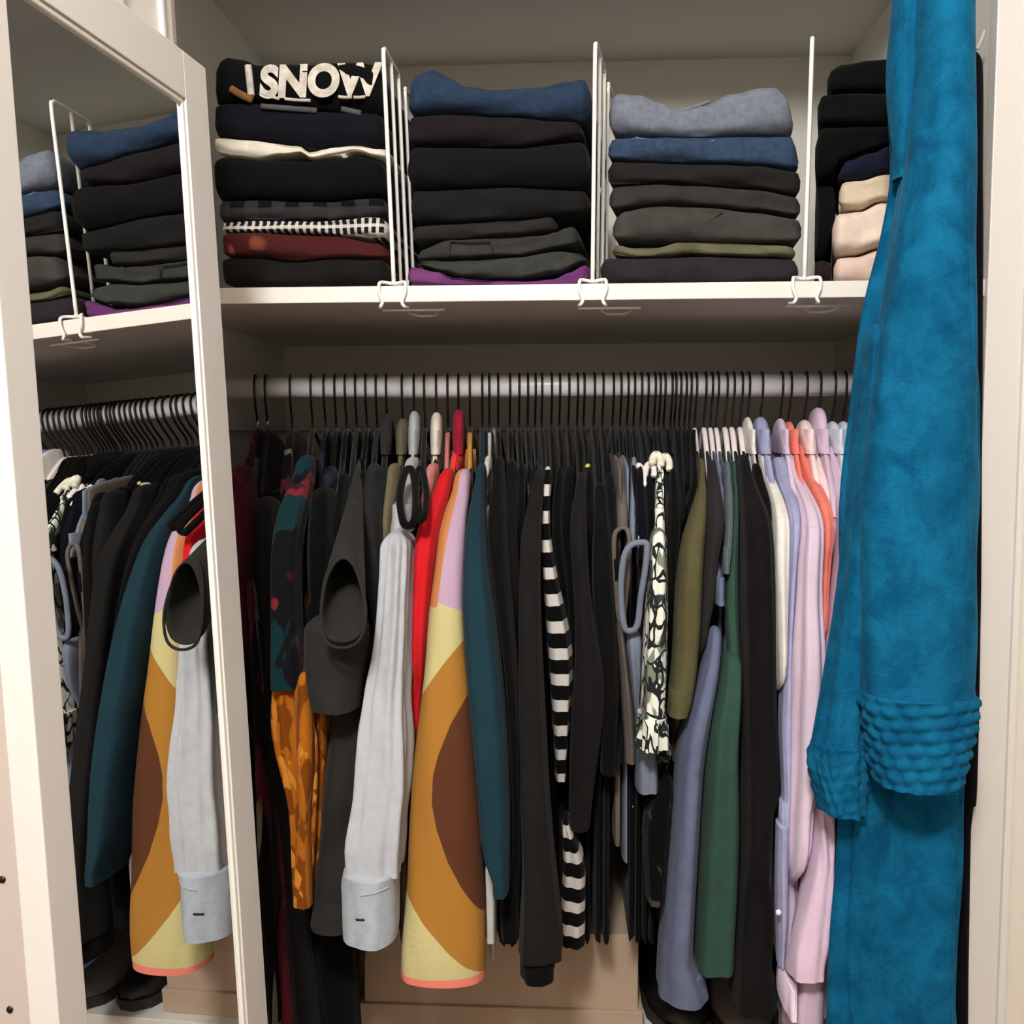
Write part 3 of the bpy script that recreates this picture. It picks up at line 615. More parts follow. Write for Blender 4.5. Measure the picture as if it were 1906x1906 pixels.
for lst, ref in (((927, 949, 966, 982, 996), 'off-white tee'), ((1041, 1058, 1074), 'striped shirt'), ((1235, 1248, 1255, 1264, 1274, 1283), 'leaf-print blouse')):
    for i_, h_ in enumerate(lst): BT[h_] = ORD[i_] + ' black shirt counted from the ' + ref
BG = 'plain black shirts on the rail'
HB, HBG = 'slim black hanger with a plain black top on it', 'slim black hangers of the black tops'
garment('black_shirt', BT[645], 'shirt', 645, BLACK, (628, 940), [('sleeve', [(880, 632, 652), (960, 612, 645), (1050, 600, 640)], .11, .03)], group=BG, hgroup=HBG)
cht = cloth('charcoal_jersey', rgb(40, 39, 36))
e = garment('short_sleeve_tee', 'charcoal tee with its wide short sleeve gaping open', 'tee', 664, cht, (648, 930), [
    ('panel', [(1190, 604, 690), (1330, 622, 692), (1500, 606, 690), (1650, 592, 684), (1700, 584, 672), (1745, 578, 662)], .085, .035, {'fold': .08})], -.68)
rim = [(598, 1150), (604, 1085), (620, 1044), (640, 1030), (660, 1048), (674, 1095), (681, 1145), (670, 1190), (640, 1206), (608, 1195)]
loops = []
for s_, sc_, cx_, cy_, Y_ in ((0, 1, 640, 1118, -.042), (.1, .99, 641, 1106, -.035), (.25, .92, 644, 1075, -.02), (.42, .76, 650, 1030, .0), (.6, .58, 656, 980, .03), (.8, .4, 663, 925, .07), (1, .26, 670, 872, .11)):
    loops.append(smooth_path([at(cx_+(x-640)*sc_*(.75+.25*sc_), cy_+(y-1118)*sc_*.9, dep(Y_, cy_+(y-1118)*sc_*.5)) for x, y in rim], 3, True))
nl = len(loops[0]); V = [p for l in loops for p in l]
F = [(a*nl+k, a*nl+(k+1) % nl, (a+1)*nl+(k+1) % nl, (a+1)*nl+k) for a in range(len(loops)-1) for k in range(nl)]
o = mesh_obj('sleeve', V, F, cht, e); md = o.modifiers.new('cloth_thickness', 'SOLIDIFY'); md.thickness = .0016; md.offset = -1
loop(e, [(598, 1150), (604, 1085), (620, 1044), (640, 1030), (660, 1048), (674, 1095), (681, 1145), (670, 1190), (640, 1206), (608, 1195)], -.042, .0016, cht, 'sleeve_hem')
loft('sleeve_drape', trace([(1150, 575, 690), (1220, 568, 684), (1290, 575, 668), (1330, 612, 660)], .03, .03), cht, e, n=28)
garment('black_shirt', BT[683], 'shirt', 683, BLACK, (672, 930), [('sleeve', [(875, 675, 692), (960, 668, 690), (1100, 672, 694), (1350, 680, 700), (1600, 690, 702)], .10, .03)], group=BG, hgroup=HBG)
garment('charcoal_shirt', 'charcoal shirt with a shoulder seam beside the gaping tee', 'shirt', 702, cloth('charcoal_shirting', rgb(38, 38, 39)), (688, 935), [('sleeve', [(862, 692, 716), (905, 680, 712), (945, 673, 706), (1050, 670, 702), (1200, 672, 700), (1350, 680, 700)], (.095, .075), .035)])
garment('dark_grey_shirt', 'blackish grey shirt behind the olive shirt', 'shirt', 721, cloth('grey_black_shirting', rgb(30, 30, 31)), (708, 925), [('sleeve', [(868, 704, 730), (930, 694, 722), (1050, 690, 716), (1250, 692, 716), (1450, 690, 705)], (.10, .085), .03)], collar=(0, .018, CHAR))
oliv = cloth('olive_brown_shirting', rgb(98, 90, 70))
garment('olive_brown_shirt', 'olive brown shirt hanging left of the pale denim shirt', 'shirt', 750, oliv, (716, 930), [('sleeve', [(862, 722, 750), (900, 711, 740), (950, 706, 732), (1050, 702, 726), (1140, 700, 720), (1200, 703, 716)], (.09, .075), .03)], collar=(0, .012, oliv))
# --- pale denim shirt
den = cloth('pale_denim', rgb(168, 171, 176), mottle=.07, mscale=90)
denc = cloth('pale_denim_cuff', rgb(158, 166, 176), mottle=.1, mscale=90)
e = garment('denim_shirt', 'pale grey-blue denim shirt with buttonhole cuff and long sleeve', 'shirt', 772, den, (738, 930), [
    ('yoke', [(850, 762, 790), (880, 738, 785), (920, 726, 772), (1000, 719, 766)], (.15, .06), .04, {'fold': .05}),
    ('sleeve', [(992, 719, 770), (1040, 715, 768), (1100, 711, 764), (1200, 704, 762), (1300, 684, 758), (1400, 673, 762), (1500, 667, 768), (1580, 652, 769), (1640, 650, 766)], (.058, .03), .032, {'fold': .16, 'freq': (4, 7, 11), 'n': 56, 'step': .008, 'crease': .05}),
    ('cuff', [(1636, 648, 766), (1660, 641, 764), (1700, 642, 760), (1740, 648, 754), (1766, 652, 748)], .03, .032, {'mat': denc, 'fold': .06, 'n': 48, 'step': .005, 'crease': .05})], collar=(0, .022, den))
seam(PART['sleeve'], [(720, 993), (738, 989), (752, 992), (764, 1002)], .022, .0011, den, 'shoulder_seam')
seam(PART['cuff'], [(662, 1712), (671, 1710), (680, 1709)], .0005, .0012, CHAR, 'buttonhole')
seam(PART['cuff'], [(672, 1664), (695, 1660), (722, 1657)], .0005, .0011, denc, 'cuff_seam')
bl = cloth('black_strap_knit', rgb(8, 8, 8), sheen=.05)
e = garment('strappy_camisole', 'black top with looped straps lying over the pale denim shirt', 'top', 791, bl, (775, 930), [('panel', [(985, 768, 786), (1050, 772, 790), (1120, 776, 790)], .062, .02)], top='strap')
loop(e, [(752, 885), (762, 872), (770, 885), (774, 925), (772, 965), (762, 978), (750, 970), (744, 925)], .018, .0042, bl, 'strap_loop')
loop(e, [(776, 882), (783, 872), (789, 885), (794, 925), (790, 960), (782, 968), (776, 950), (774, 915)], .016, .0036, bl, 'strap_loop')
crm = cloth('cream_shirting', rgb(212, 206, 190))
garment('cream_shirt', 'cream shirt collar standing between denim shirt and red sweater', 'shirt', 813, crm, (800, 920), [('placket', [(815, 812, 832), (850, 800, 822), (880, 790, 806)], (.20, .12), .02)], collar=(0, .02, crm))
pnk = cloth('faded_pink_shirting', rgb(184, 116, 112))
garment('faded_pink_shirt', 'faded pink shirt squeezed left of the red sweater', 'shirt', 834, pnk, (800, 915), [('sleeve', [(862, 788, 822), (900, 784, 815), (980, 775, 800), (1100, 765, 790)], (.10, .085), .03)])
red = cloth('red_knit', rgb(190, 28, 35), mottle=.06)
cor = cloth('coral_red_knit', rgb(206, 66, 50))
e = garment('red_sweater', 'bright red sweater sleeve with a coral collar', 'sweater', 854, red, (820, 920), [
    ('shoulder', [(840, 838, 872), (875, 825, 868), (910, 814, 854), (940, 810, 846)], (.16, .125), .03, {'mat': cor}),
    ('sleeve', [(872, 816, 850), (905, 802, 846), (960, 784, 838), (1050, 764, 832), (1150, 755, 826), (1300, 752, 815), (1440, 764, 812), (1600, 776, 835), (1740, 786, 845), (1785, 794, 842)], (.075, .085), .035)], collar=(0, .024, cloth('crimson_rib', rgb(150, 28, 50))))
loop(e, [(836, 852), (848, 842), (862, 846), (866, 860), (856, 872), (842, 870)], .17, .004, cor, 'neckband')
# --- colour block sweater
def brd(pts):
    def f(py):
        for (y0, x0), (y1, x1) in zip(pts, pts[1:]):
            if py <= y1: return x0+(x1-x0)*(py-y0)/(y1-y0)
        return pts[-1][1]
    return f
ZZ0, ZZ1 = at(850, 890, -.02).z, at(820, 1838, -.183).z
def patt(fn):
    # the knit's blocks are laid out in the sleeve's own breadth and height, carried around it
    def g(P, f):
        d = Vector((P.x, -.02-.163*max(0, min(1, (ZZ0-P.z)/(ZZ0-ZZ1)))**.6, P.z)) - CP; px = 953 + FPX*d.dot(RT)/d.dot(FW); py = 953 - FPX*d.dot(UP)/d.dot(FW)
        return fn(px, py)/1500
    return g
b_must = lambda px, py: (py - (1192 + (862-px)*1.02 + .004*(862-px)**2)) if px < 862 else py-1192
_br = brd([(1200, 960), (1255, 905), (1290, 872), (1340, 842), (1400, 818), (1440, 808), (1490, 806), (1540, 815), (1600, 835), (1650, 860), (1690, 885), (1740, 925)])
b_brown = lambda px, py: min(px - _br(py), py-1240, 1735-py)
_yl = brd([(1600, 700), (1672, 758), (1720, 790), (1770, 832), (1800, 862), (1822, 893), (1850, 930)])
b_low = lambda px, py: min(_yl(py) - px, py-1600)
b_cor = lambda px, py: py - 1825
b_lil = lambda px, py: (1122 + (px-830)*.42) - py
b_ora = lambda px, py: min(1128-py, brd([(860, 858), (950, 842), (1050, 826), (1130, 816)])(py)-px)
swm = attr_blocks('colour_block_knit', rgb(184, 175, 124), [('d_must', rgb(156, 109, 46)), ('d_brown', rgb(84, 50, 33)), ('d_low', rgb(184, 175, 124)), ('d_lil', rgb(172, 146, 168)), ('d_ora', rgb(184, 122, 74)), ('d_cor', rgb(214, 120, 106))])
swb = cloth('mustard_knit', rgb(190, 134, 56))
e = garment('colour_block_sweater', 'knit sweater in lilac, pale yellow, mustard and brown blocks', 'sweater', 875, swb, (850, 915), [
    ('sleeve', [(872, 842, 884), (905, 831, 876), (950, 822, 869), (1050, 812, 866), (1120, 801, 864), (1240, 793, 870), (1350, 780, 881), (1500, 766, 893), (1640, 757, 900), (1760, 748, 902), (1838, 743, 897)], (.085, .052), .027,
     {'mat': swm, 'fold': .045, 'n': 96, 'step': .004, 'freq': (2, 3, 5), 'attr': {'d_must': patt(b_must), 'd_brown': patt(b_brown), 'd_low': patt(b_low), 'd_cor': patt(b_cor), 'd_lil': patt(b_lil), 'd_ora': patt(b_ora)}}),
    ('shoulder', [(838, 868, 892), (862, 850, 888), (885, 838, 878)], (.17, .135), .03, {'mat': cloth('peach_knit', rgb(206, 148, 102))})], -.58)
teal = cloth('dark_teal_knit', rgb(25, 48, 58), mottle=.1)
garment('teal_sweater', 'dark teal sweater with a full sleeve right of the colour-block knit', 'sweater', 898, teal, (878, 915), [('sleeve', [(862, 872, 912), (900, 862, 905), (950, 858, 902), (1100, 858, 915), (1200, 862, 930), (1400, 866, 945), (1550, 878, 950), (1640, 892, 946), (1674, 897, 940)], (.09, .032), .04, {'fold': .07})], -.61)
wht = cloth('white_jersey', rgb(188, 188, 185))
garment('white_tee', 'off-white tee with a knotted neck beside the teal sweater', 'tee', 911, wht, (884, 925), [
    ('neck', [(792, 908, 930), (815, 907, 932), (835, 906, 930), (860, 895, 925)], (.26, .19), .02),
    ('sleeve', [(848, 900, 926), (875, 884, 915), (905, 879, 904), (960, 880, 902), (1040, 892, 908), (1095, 904, 912)], (.12, .068), .03),
    ('hem', [(1600, 892, 922), (1660, 897, 924), (1756, 903, 921)], .075, .02)], -.64)
# --- black tops in the middle
BLS = [(927, [(850, 915, 950), (900, 905, 945), (1000, 902, 942), (1150, 912, 955), (1350, 928, 970), (1550, 932, 972), (1700, 930, 968), (1752, 940, 966)], .082, .04),
       (949, [(855, 945, 972), (900, 936, 968), (1000, 932, 962), (1200, 938, 975), (1500, 950, 985), (1700, 955, 990), (1770, 960, 988)], .092, .03),
       (966, [(860, 955, 985), (920, 946, 978), (1050, 945, 978), (1250, 955, 985), (1500, 965, 990)], .098, .03),
       (982, [(862, 968, 996), (940, 960, 985), (1100, 958, 985), (1400, 970, 1000)], .10, .03),
       (996, [(865, 980, 1008), (950, 970, 1000), (1100, 970, 1000), (1400, 985, 1010)], .10, .03)]
for hx, trc, Y, b in BLS:
    garment('black_shirt', BT[hx], 'shirt', hx, BLACK2 if hx in (949, 982) else BLACK, (trc[1][1]+12, 930), [('sleeve', trc, Y, b)], group=BG, hgroup=HBG)
garment('charcoal_cardigan', 'long charcoal cardigan sleeve ending in a black cuff before the box', 'cardigan', 1008, cloth('charcoal_rib', rgb(25, 24, 24)), (995, 930), [
    ('sleeve', [(872, 988, 1016), (920, 978, 1010), (1000, 970, 1006), (1150, 967, 1006), (1350, 968, 1014), (1500, 968, 1022), (1650, 974, 1034), (1760, 966, 1048), (1800, 962, 1046)], (.085, .05), .04, {'fold': .12}),
    ('cuff', [(1790, 966, 1036), (1812, 972, 1032), (1832, 976, 1028)], .05, .03, {'mat': BLACK})], -.61)
stm = stripes('black_white_stripe', rgb(10, 10, 11), rgb(196, 192, 188), .0298, .44, .1)
garment('striped_shirt', 'black and white striped shirt hanging among the black tops', 'shirt', 1026, stm, (1018, 910), [
    ('sleeve', [(868, 1014, 1028), (900, 1005, 1026), (950, 1003, 1020), (1020, 1006, 1028), (1100, 1012, 1044), (1200, 1018, 1066), (1260, 1024, 1074), (1330, 1028, 1068), (1400, 1032, 1058), (1450, 1036, 1048)], (.07, .07), .03, {'fold': .12}),
    ('hem', [(1530, 1044, 1074), (1600, 1050, 1090), (1680, 1045, 1090), (1762, 1046, 1088)], .06, .03, {'fold': .16})], -.6, bmat=BLACK, thick=.005)
BL2 = [(1041, [(868, 1030, 1056), (950, 1026, 1050), (1100, 1040, 1062), (1300, 1064, 1082)], .10, .03),
       (1058, [(868, 1046, 1070), (950, 1045, 1068), (1100, 1056, 1078), (1300, 1066, 1090)], .10, .03),
       (1074, [(880, 1062, 1092), (980, 1060, 1092), (1100, 1068, 1098), (1200, 1072, 1112), (1300, 1064, 1124), (1450, 1058, 1106), (1545, 1060, 1094)], .068, .035)]
for hx, trc, Y, b in BL2:
    garment('black_shirt', BT[hx], 'shirt', hx, CHAR if hx == 1074 else BLACK, (trc[1][1]+12, 930), [('sleeve', trc, Y, b, {'mat': cloth('faded_black_jersey', rgb(27, 26, 26))} if hx == 1074 else {})], group=BG, hgroup=HBG, bmat=BLACK)
e = garment('patch_tee', 'black tee with a tiny yellow patch at the shoulder', 'tee', 1086, BLACK, (1092, 930), [('sleeve', [(872, 1084, 1108), (920, 1080, 1112), (1000, 1086, 1116), (1060, 1088, 1120), (1110, 1088, 1122)], (.10, .085), .03)])
seam(e, [(1093, 874), (1098, 869), (1104, 873)], .062, .003, cloth('yellow_patch', rgb(206, 196, 96)), 'patch')
for hx, trc in ((1105, [(900, 1100, 1128), (990, 1104, 1136), (1100, 1102, 1142), (1300, 1110, 1150), (1440, 1118, 1146)]), (1121, [(880, 1122, 1142), (1000, 1122, 1148), (1150, 1126, 1154), (1350, 1132, 1160), (1420, 1138, 1158)])):
    garment('black_shirt', BT[hx], 'shirt', hx, BLACK2, (hx+8, 930), [('sleeve', trc, .088, .03)], group=BG, hgroup=HBG)
# --- tanks
brn = cloth('brown_grey_jersey', rgb(98, 89, 84)); blu = cloth('grey_blue_jersey', rgb(112, 120, 136)); blud = blu
e = garment('brown_tank', 'brown-grey tank top with an open armhole', 'tank top', 1140, brn, (1150, 900), [('strap', [(850, 1152, 1162), (880, 1148, 1164), (930, 1145, 1167), (975, 1142, 1172), (990, 1143, 1170)], (.12, .075), .012, {'fold': .04}), ('panel', [(1150, 1146, 1172), (1250, 1156, 1190), (1350, 1160, 1196), (1420, 1168, 1192)], .082, .025, {})], top='strap', hem=-.5)
loop(e, [(1143, 1005), (1152, 985), (1166, 985), (1172, 1010), (1168, 1080), (1160, 1150), (1152, 1150), (1146, 1080)], .07, .0028, brn)
e = garment('blue_tank', 'grey-blue tank top with a long looped armhole hem', 'tank top', 1154, blu, (1176, 900), [('strap', [(850, 1176, 1187), (880, 1173, 1186), (930, 1174, 1190), (970, 1178, 1198), (1000, 1172, 1204), (1018, 1168, 1206)], (.11, .05), .014, {'fold': .04}), ('panel', [(1180, 1160, 1198), (1280, 1176, 1204), (1390, 1184, 1220), (1476, 1182, 1227)], .07, .025, {'mat': blud})], top='strap', hem=-.52)
loop(e, [(1164, 1030), (1176, 1014), (1194, 1010), (1204, 1016), (1201, 1060), (1193, 1110), (1187, 1160), (1176, 1174), (1162, 1166), (1156, 1110), (1158, 1060)], .044, .0036, blud)
e = garment('dotted_camisole', 'navy-black top with white spots and a white strap loop', 'top', 1167, floral('navy_dot_print', rgb(12, 12, 20), [(rgb(220, 220, 224), .70, 1.2)], 50), (1186, 910), [('panel', [(880, 1184, 1198), (960, 1180, 1204), (1100, 1190, 1214), (1300, 1196, 1216)], .095, .025)], top='strap')
seam(e, [(1188, 866), (1196, 876), (1200, 892), (1202, 905)], .09, .0042, WPLA, 'strap_loop')
e = garment('black_halter', 'black halter top with a white strap end curled over', 'top', 1179, BLACK, (1202, 910), [('panel', [(885, 1200, 1214), (960, 1196, 1216), (1100, 1200, 1216)], .093, .025)], top='strap')
seam(e, [(1199, 888), (1203, 870), (1211, 864), (1218, 872), (1218, 886)], .085, .0042, WPLA, 'strap_loop')
garment('black_shirt', BT[1192], 'shirt', 1192, BLACK, (1204, 920), [('sleeve', [(890, 1186, 1204), (1000, 1180, 1206)], .11, .03)], group=BG, hgroup=HBG)
garment('black_shirt', BT[1204], 'shirt', 1204, BLACK, (1216, 920), [('sleeve', [(890, 1206, 1224), (1000, 1204, 1226)], .11, .03)], group=BG, hgroup=HBG)
flw = floral('leaf_print_white', rgb(226, 228, 216), [(rgb(122, 132, 114), .52, .75), (rgb(52, 60, 56), .61, 1.0)], 44, rgb(34, 40, 40), .6)
e = garment('leaf_print_blouse', 'white blouse with grey-green leaf print and ruffled hem', 'blouse', 1217, flw, (1224, 910), [
    ('strap', [(862, 1216, 1230), (900, 1215, 1231), (950, 1214, 1236), (1000, 1212, 1238)], (.10, .062), .012, {'fold': .08}),
    ('panel', [(985, 1213, 1238), (1050, 1208, 1241), (1100, 1204, 1243), (1200, 1198, 1241), (1280, 1195, 1240), (1325, 1193, 1236), (1345, 1196, 1236)], (.055, .042), .028, {'fold': .16}),
    ('ruffle', [(1340, 1194, 1236), (1360, 1186, 1238), (1385, 1180, 1241), (1398, 1178, 1243)], .04, .03, {'fold': .3, 'freq': (5, 9, 14), 'n': 48, 'step': .004}),
    ('lining', [(1390, 1206, 1250), (1480, 1238, 1262), (1560, 1240, 1256)], .085, .02)], top='strap', hem=-.55)
seam(e, [(1214, 862), (1216, 850), (1222, 846), (1229, 852), (1230, 866)], .07, .0046, cloth('ivory_ribbon', rgb(226, 224, 206)), 'strap_loop')
seam(e, [(1230, 866), (1234, 852), (1241, 850), (1246, 860), (1246, 874)], .072, .0042, cloth('ivory_ribbon', rgb(226, 224, 206)), 'strap_loop')
for hx, trc in ((1235, [(870, 1238, 1258), (960, 1240, 1266), (1150, 1244, 1266), (1300, 1246, 1262)]), (1248, [(800, 1250, 1262), (860, 1248, 1276), (960, 1254, 1280), (1100, 1258, 1290)]), (1255, [(802, 1256, 1268), (900, 1258, 1276)]), (1264, [(800, 1262, 1276), (900, 1264, 1282), (1050, 1262, 1290)]), (1274, [(800, 1270, 1284), (900, 1270, 1290)]), (1283, [(802, 1278, 1292), (880, 1278, 1298), (980, 1280, 1304), (1200, 1286, 1306)])):
    garment('black_shirt', BT[hx], 'shirt', hx, BLACK if hx % 2 else BLACK2, (hx+9, 925), [('sleeve', trc, .095, .03)], group=BG, hgroup=HBG, collar=(0, .0, BLACK), thick=.005)
garment('dark_floral_skirt', 'black skirt with faint grey leaf print near the box', 'skirt', 1226, floral('dim_leaf_print', rgb(12, 12, 12), [(rgb(66, 64, 60), .6, 1)], 44), None, [('panel', [(1430, 1196, 1244), (1560, 1192, 1244), (1645, 1200, 1242)], .12, .03)], top='strap', hem=-.62, thick=.004)
# --- tees on white hangers
WH = 'slim white hanger holding the '
def tee(label, name, hx, mat, tip, parts, hem=-.62, cat='tee', **kw):
    return garment(name, label, cat, hx, mat, tip, parts, hem, top='tee', white=True, hlabel=WH+label, **kw)
ol = cloth('olive_jersey', rgb(84, 80, 54))
tee('olive green tee with a drooping short sleeve', 'olive_tee', 1293, ol, (1300, 920), [
    ('sleeve', [(852, 1298, 1310), (880, 1295, 1311), (930, 1288, 1311), (960, 1277, 1310), (1000, 1267, 1309), (1100, 1256, 1305), (1200, 1254, 1299), (1280, 1246, 1292), (1320, 1240, 1288), (1342, 1242, 1284)], (.13, .04), .03, {'fold': .05}),
    ('hem', [(1330, 1256, 1280), (1380, 1254, 1276), (1440, 1252, 1268)], .075, .02)])
tee('faded black tee right of the olive one', 'faded_black_tee', 1310, cloth('faded_black', rgb(44, 41, 41)), (1326, 925), [('sleeve', [(855, 1314, 1330), (900, 1312, 1336), (960, 1310, 1346), (1060, 1304, 1330), (1200, 1296, 1330), (1290, 1288, 1340), (1330, 1284, 1334)], (.13, .055), .03)])
sl = cloth('slate_blue_jersey', rgb(98, 106, 132))
tee('slate blue tee with a broad hem above the dark floor', 'slate_blue_tee', 1322, sl, (1335, 925), [
    ('sleeve', [(860, 1326, 1340), (920, 1330, 1346), (1000, 1327, 1344), (1060, 1325, 1342), (1130, 1325, 1352)], (.13, .068), .025),
    ('hem', [(1170, 1322, 1342), (1250, 1306, 1340), (1345, 1272, 1338), (1400, 1262, 1338), (1550, 1250, 1336), (1700, 1235, 1328), (1800, 1223, 1320), (1858, 1218, 1312)], (.07, .055), .045, {'fold': .08})], -.60)
tee('blue-grey tee between slate and green tees', 'blue_grey_tee', 1333, cloth('blue_grey_jersey', rgb(92, 100, 106)), (1352, 925), [('sleeve', [(858, 1344, 1360), (920, 1349, 1363), (1000, 1347, 1362), (1070, 1346, 1358)], (.13, .075), .025)])
gr = cloth('green_jersey', rgb(50, 78, 66))
tee('forest green tee with a straight hem', 'green_tee', 1349, gr, (1368, 925), [
    ('sleeve', [(858, 1360, 1374), (950, 1361, 1375), (1040, 1354, 1372), (1120, 1346, 1372), (1210, 1356, 1376), (1280, 1350, 1378)], (.13, .06), .025),
    ('hem', [(1220, 1350, 1378), (1300, 1330, 1378), (1400, 1312, 1372), (1550, 1302, 1374), (1700, 1293, 1370), (1814, 1287, 1362)], (.062, .042), .04, {'fold': .1})], -.60)
bk2 = cloth('black_jersey_thick', rgb(22, 21, 21))
tee('wide black long tee right of the green one', 'black_long_tee', 1362, bk2, (1392, 925), [('sleeve', [(846, 1378, 1396), (880, 1370, 1412), (950, 1372, 1420), (1100, 1376, 1430), (1300, 1378, 1434), (1600, 1374, 1444), (1780, 1360, 1448), (1872, 1352, 1450)], (.12, .06), .045)], -.66)
tee('second black long tee against the white shirt', 'black_long_tee', 1377, cloth('black_jersey_fine', rgb(17, 16, 16)), (1416, 925), [('sleeve', [(862, 1394, 1412), (930, 1404, 1428), (1100, 1410, 1436), (1400, 1412, 1440)], (.125, .075), .03)], -.6)
# --- pale shirts at the right
wr = cloth('white_shirting', rgb(228, 226, 218))
e = garment('white_shirt', 'crisp white shirt beside the black long tees', 'shirt', 1390, wr, (1440, 945), [
    ('sleeve', [(838, 1400, 1426), (870, 1416, 1440), (910, 1428, 1450), (960, 1430, 1457), (1050, 1429, 1460), (1200, 1429, 1461), (1350, 1432, 1456), (1500, 1437, 1455), (1620, 1441, 1452)], (.17, .05), .035)], collar=(0, .012, wr), white=True, hlabel=WH+'crisp white shirt')
seam(PART['sleeve'], [(1429, 964), (1442, 963), (1457, 964)], .091, .0008, wr, 'shoulder_seam')
lb = cloth('lavender_blue_shirting', rgb(160, 162, 196))
e = garment('lavender_blue_shirt', 'lavender blue shirt between white and lilac shirts', 'shirt', 1414, lb, (1462, 945), [
    ('sleeve', [(850, 1424, 1452), (890, 1442, 1466), (950, 1454, 1476), (1100, 1456, 1480), (1250, 1454, 1480), (1400, 1450, 1474), (1550, 1448, 1468)], (.17, .07), .03, {'fold': .14}),
    ('cuff', [(1540, 1446, 1466), (1650, 1443, 1465), (1750, 1447, 1468), (1800, 1450, 1462)], .07, .025, {})], collar=(0, .012, lb), white=True, hlabel=WH+'lavender blue shirt')
V, F = tube_geo([[at(1449, 1698, dep(.042, 1698)), at(1449, 1698, dep(.048, 1698))]], .003, 14); mesh_obj('button', V, F, WPLA, e)
li = cloth('lilac_shirting', rgb(216, 196, 216), mottle=.05)
e = garment('lilac_shirt', 'lilac shirt with a long smooth sleeve', 'shirt', 1451, li, (1490, 945), [
    ('sleeve', [(842, 1448, 1478), (875, 1462, 1492), (910, 1472, 1504), (960, 1480, 1512), (985, 1475, 1514), (1100, 1474, 1514), (1200, 1471, 1522), (1400, 1468, 1528), (1600, 1461, 1524), (1750, 1463, 1520), (1850, 1456, 1512), (1910, 1454, 1510)], (.17, .04), .04, {'fold': .13, 'n': 48})], collar=(0, .010, li), white=True, hlabel=WH+'lilac shirt with a long smooth sleeve', hem=-.66)
seam(PART['sleeve'], [(1476, 976), (1494, 980), (1512, 977)], .084, .0009, li, 'shoulder_seam')
co = cloth('salmon_shirting', rgb(242, 134, 118))
e = garment('salmon_shirt', 'salmon coral shirt between lilac and blush shirts', 'shirt', 1467, co, (1512, 945), [
    ('sleeve', [(826, 1472, 1500), (850, 1484, 1512), (900, 1497, 1530), (960, 1508, 1536), (1050, 1518, 1540), (1150, 1524, 1540), (1260, 1524, 1536), (1400, 1526, 1536)], (.18, .06), .03)], collar=(0, .006, co), white=True, hlabel=WH+'salmon coral shirt')
seam(e, [(1490, 856), (1496, 848), (1504, 846)], .12, .0012, co, 'neck_seam')
bp_ = cloth('blush_white_shirting', rgb(244, 222, 220))
garment('blush_shirt', 'blush white shirt left of the broad lilac shirt', 'shirt', 1496, bp_, (1526, 940), [
    ('sleeve', [(832, 1500, 1522), (860, 1508, 1532), (900, 1518, 1542), (960, 1526, 1548), (1020, 1528, 1550), (1200, 1530, 1545)], (.18, .065), .03)], collar=(0, .008, bp_), white=True, hlabel=WH+'blush white shirt')
e = garment('broad_lilac_shirt', 'lilac shirt with raised collar and gathered cuff beside the robe', 'shirt', 1521, cloth('lilac_shirting_warm', rgb(214, 190, 212), mottle=.05), (1556, 945), [
    ('sleeve', [(830, 1520, 1550), (870, 1532, 1564), (920, 1546, 1577), (965, 1549, 1580), (1050, 1546, 1580), (1150, 1541, 1580), (1300, 1528, 1580), (1420, 1522, 1580), (1520, 1514, 1570)], (.17, .06), .035, {'fold': .12, 'n': 44}),
    ('forearm', [(1500, 1516, 1556), (1560, 1513, 1556), (1620, 1506, 1554), (1700, 1486, 1548), (1770, 1470, 1535), (1830, 1460, 1520)], (.062, .045), .03, {'fold': .12, 'n': 48, 'crease': .12, 'step': .006}),
    ('tail', [(1720, 1505, 1552), (1800, 1480, 1550), (1870, 1462, 1548), (1940, 1462, 1548)], .075, .03, {'fold': .1})], collar=(0, .024, cloth('lilac_shirting_warm', rgb(214, 190, 212), mottle=.05)), white=True, hlabel=WH+'lilac shirt beside the robe', hem=-.7)
seam(PART['sleeve'], [(1547, 962), (1562, 968), (1578, 966)], .093, .0009, MATS['lilac_shirting_warm'], 'shoulder_seam')
PW = cloth('bluish_white_shirting', rgb(224, 226, 238))
garment('pale_shirt', 'bluish white shirt mostly hidden by the robe', 'shirt', 1548, PW, (1580, 940), [('sleeve', [(830, 1548, 1568), (880, 1562, 1584), (960, 1578, 1598), (1200, 1570, 1600)], (.19, .075), .03)], collar=(0, .006, PW), white=True, hlabel=WH+'bluish white shirt')
PW2 = cloth('icy_blue_shirting', rgb(206, 216, 238))
garment('icy_blue_shirt', 'icy blue shirt last before the robe', 'shirt', 1568, PW2, (1600, 940), [('sleeve', [(822, 1566, 1600), (880, 1574, 1606), (960, 1584, 1612), (1200, 1584, 1612)], (.19, .085), .03)], collar=(0, .006, PW2), white=True, hlabel=WH+'icy blue shirt')

PROF[0] = None
# ---------------------------------------------------------------- blue robe hanging in front of the right side
def velour():
    m, nt, b = nodes('teal_velour'); tc = cloth_finish(nt, b, 320, .5, .12, .002)
    b.inputs['Sheen Tint'].default_value = rgb(130, 205, 235); b.inputs['Sheen Roughness'].default_value = .35
    nz = N(nt, 'ShaderNodeTexNoise'); nz.inputs['Scale'].default_value = 26; nz.inputs['Detail'].default_value = 7; nz.inputs['Roughness'].default_value = .68; nz.inputs['Distortion'].default_value = .5
    nt.links.new(tc.outputs['Object'], nz.inputs['Vector'])
    nt.links.new(mixer(nt, rgb(5, 72, 108), rgb(18, 102, 142), ramp2(nt, nz.outputs['Fac'], .3, .7)), b.inputs['Base Color'])
    return m
VEL = velour()
robe = empty('bathrobe', at(1700, 1906, -.05), 'long blue velour bathrobe hanging at the right of the closet', 'bathrobe')
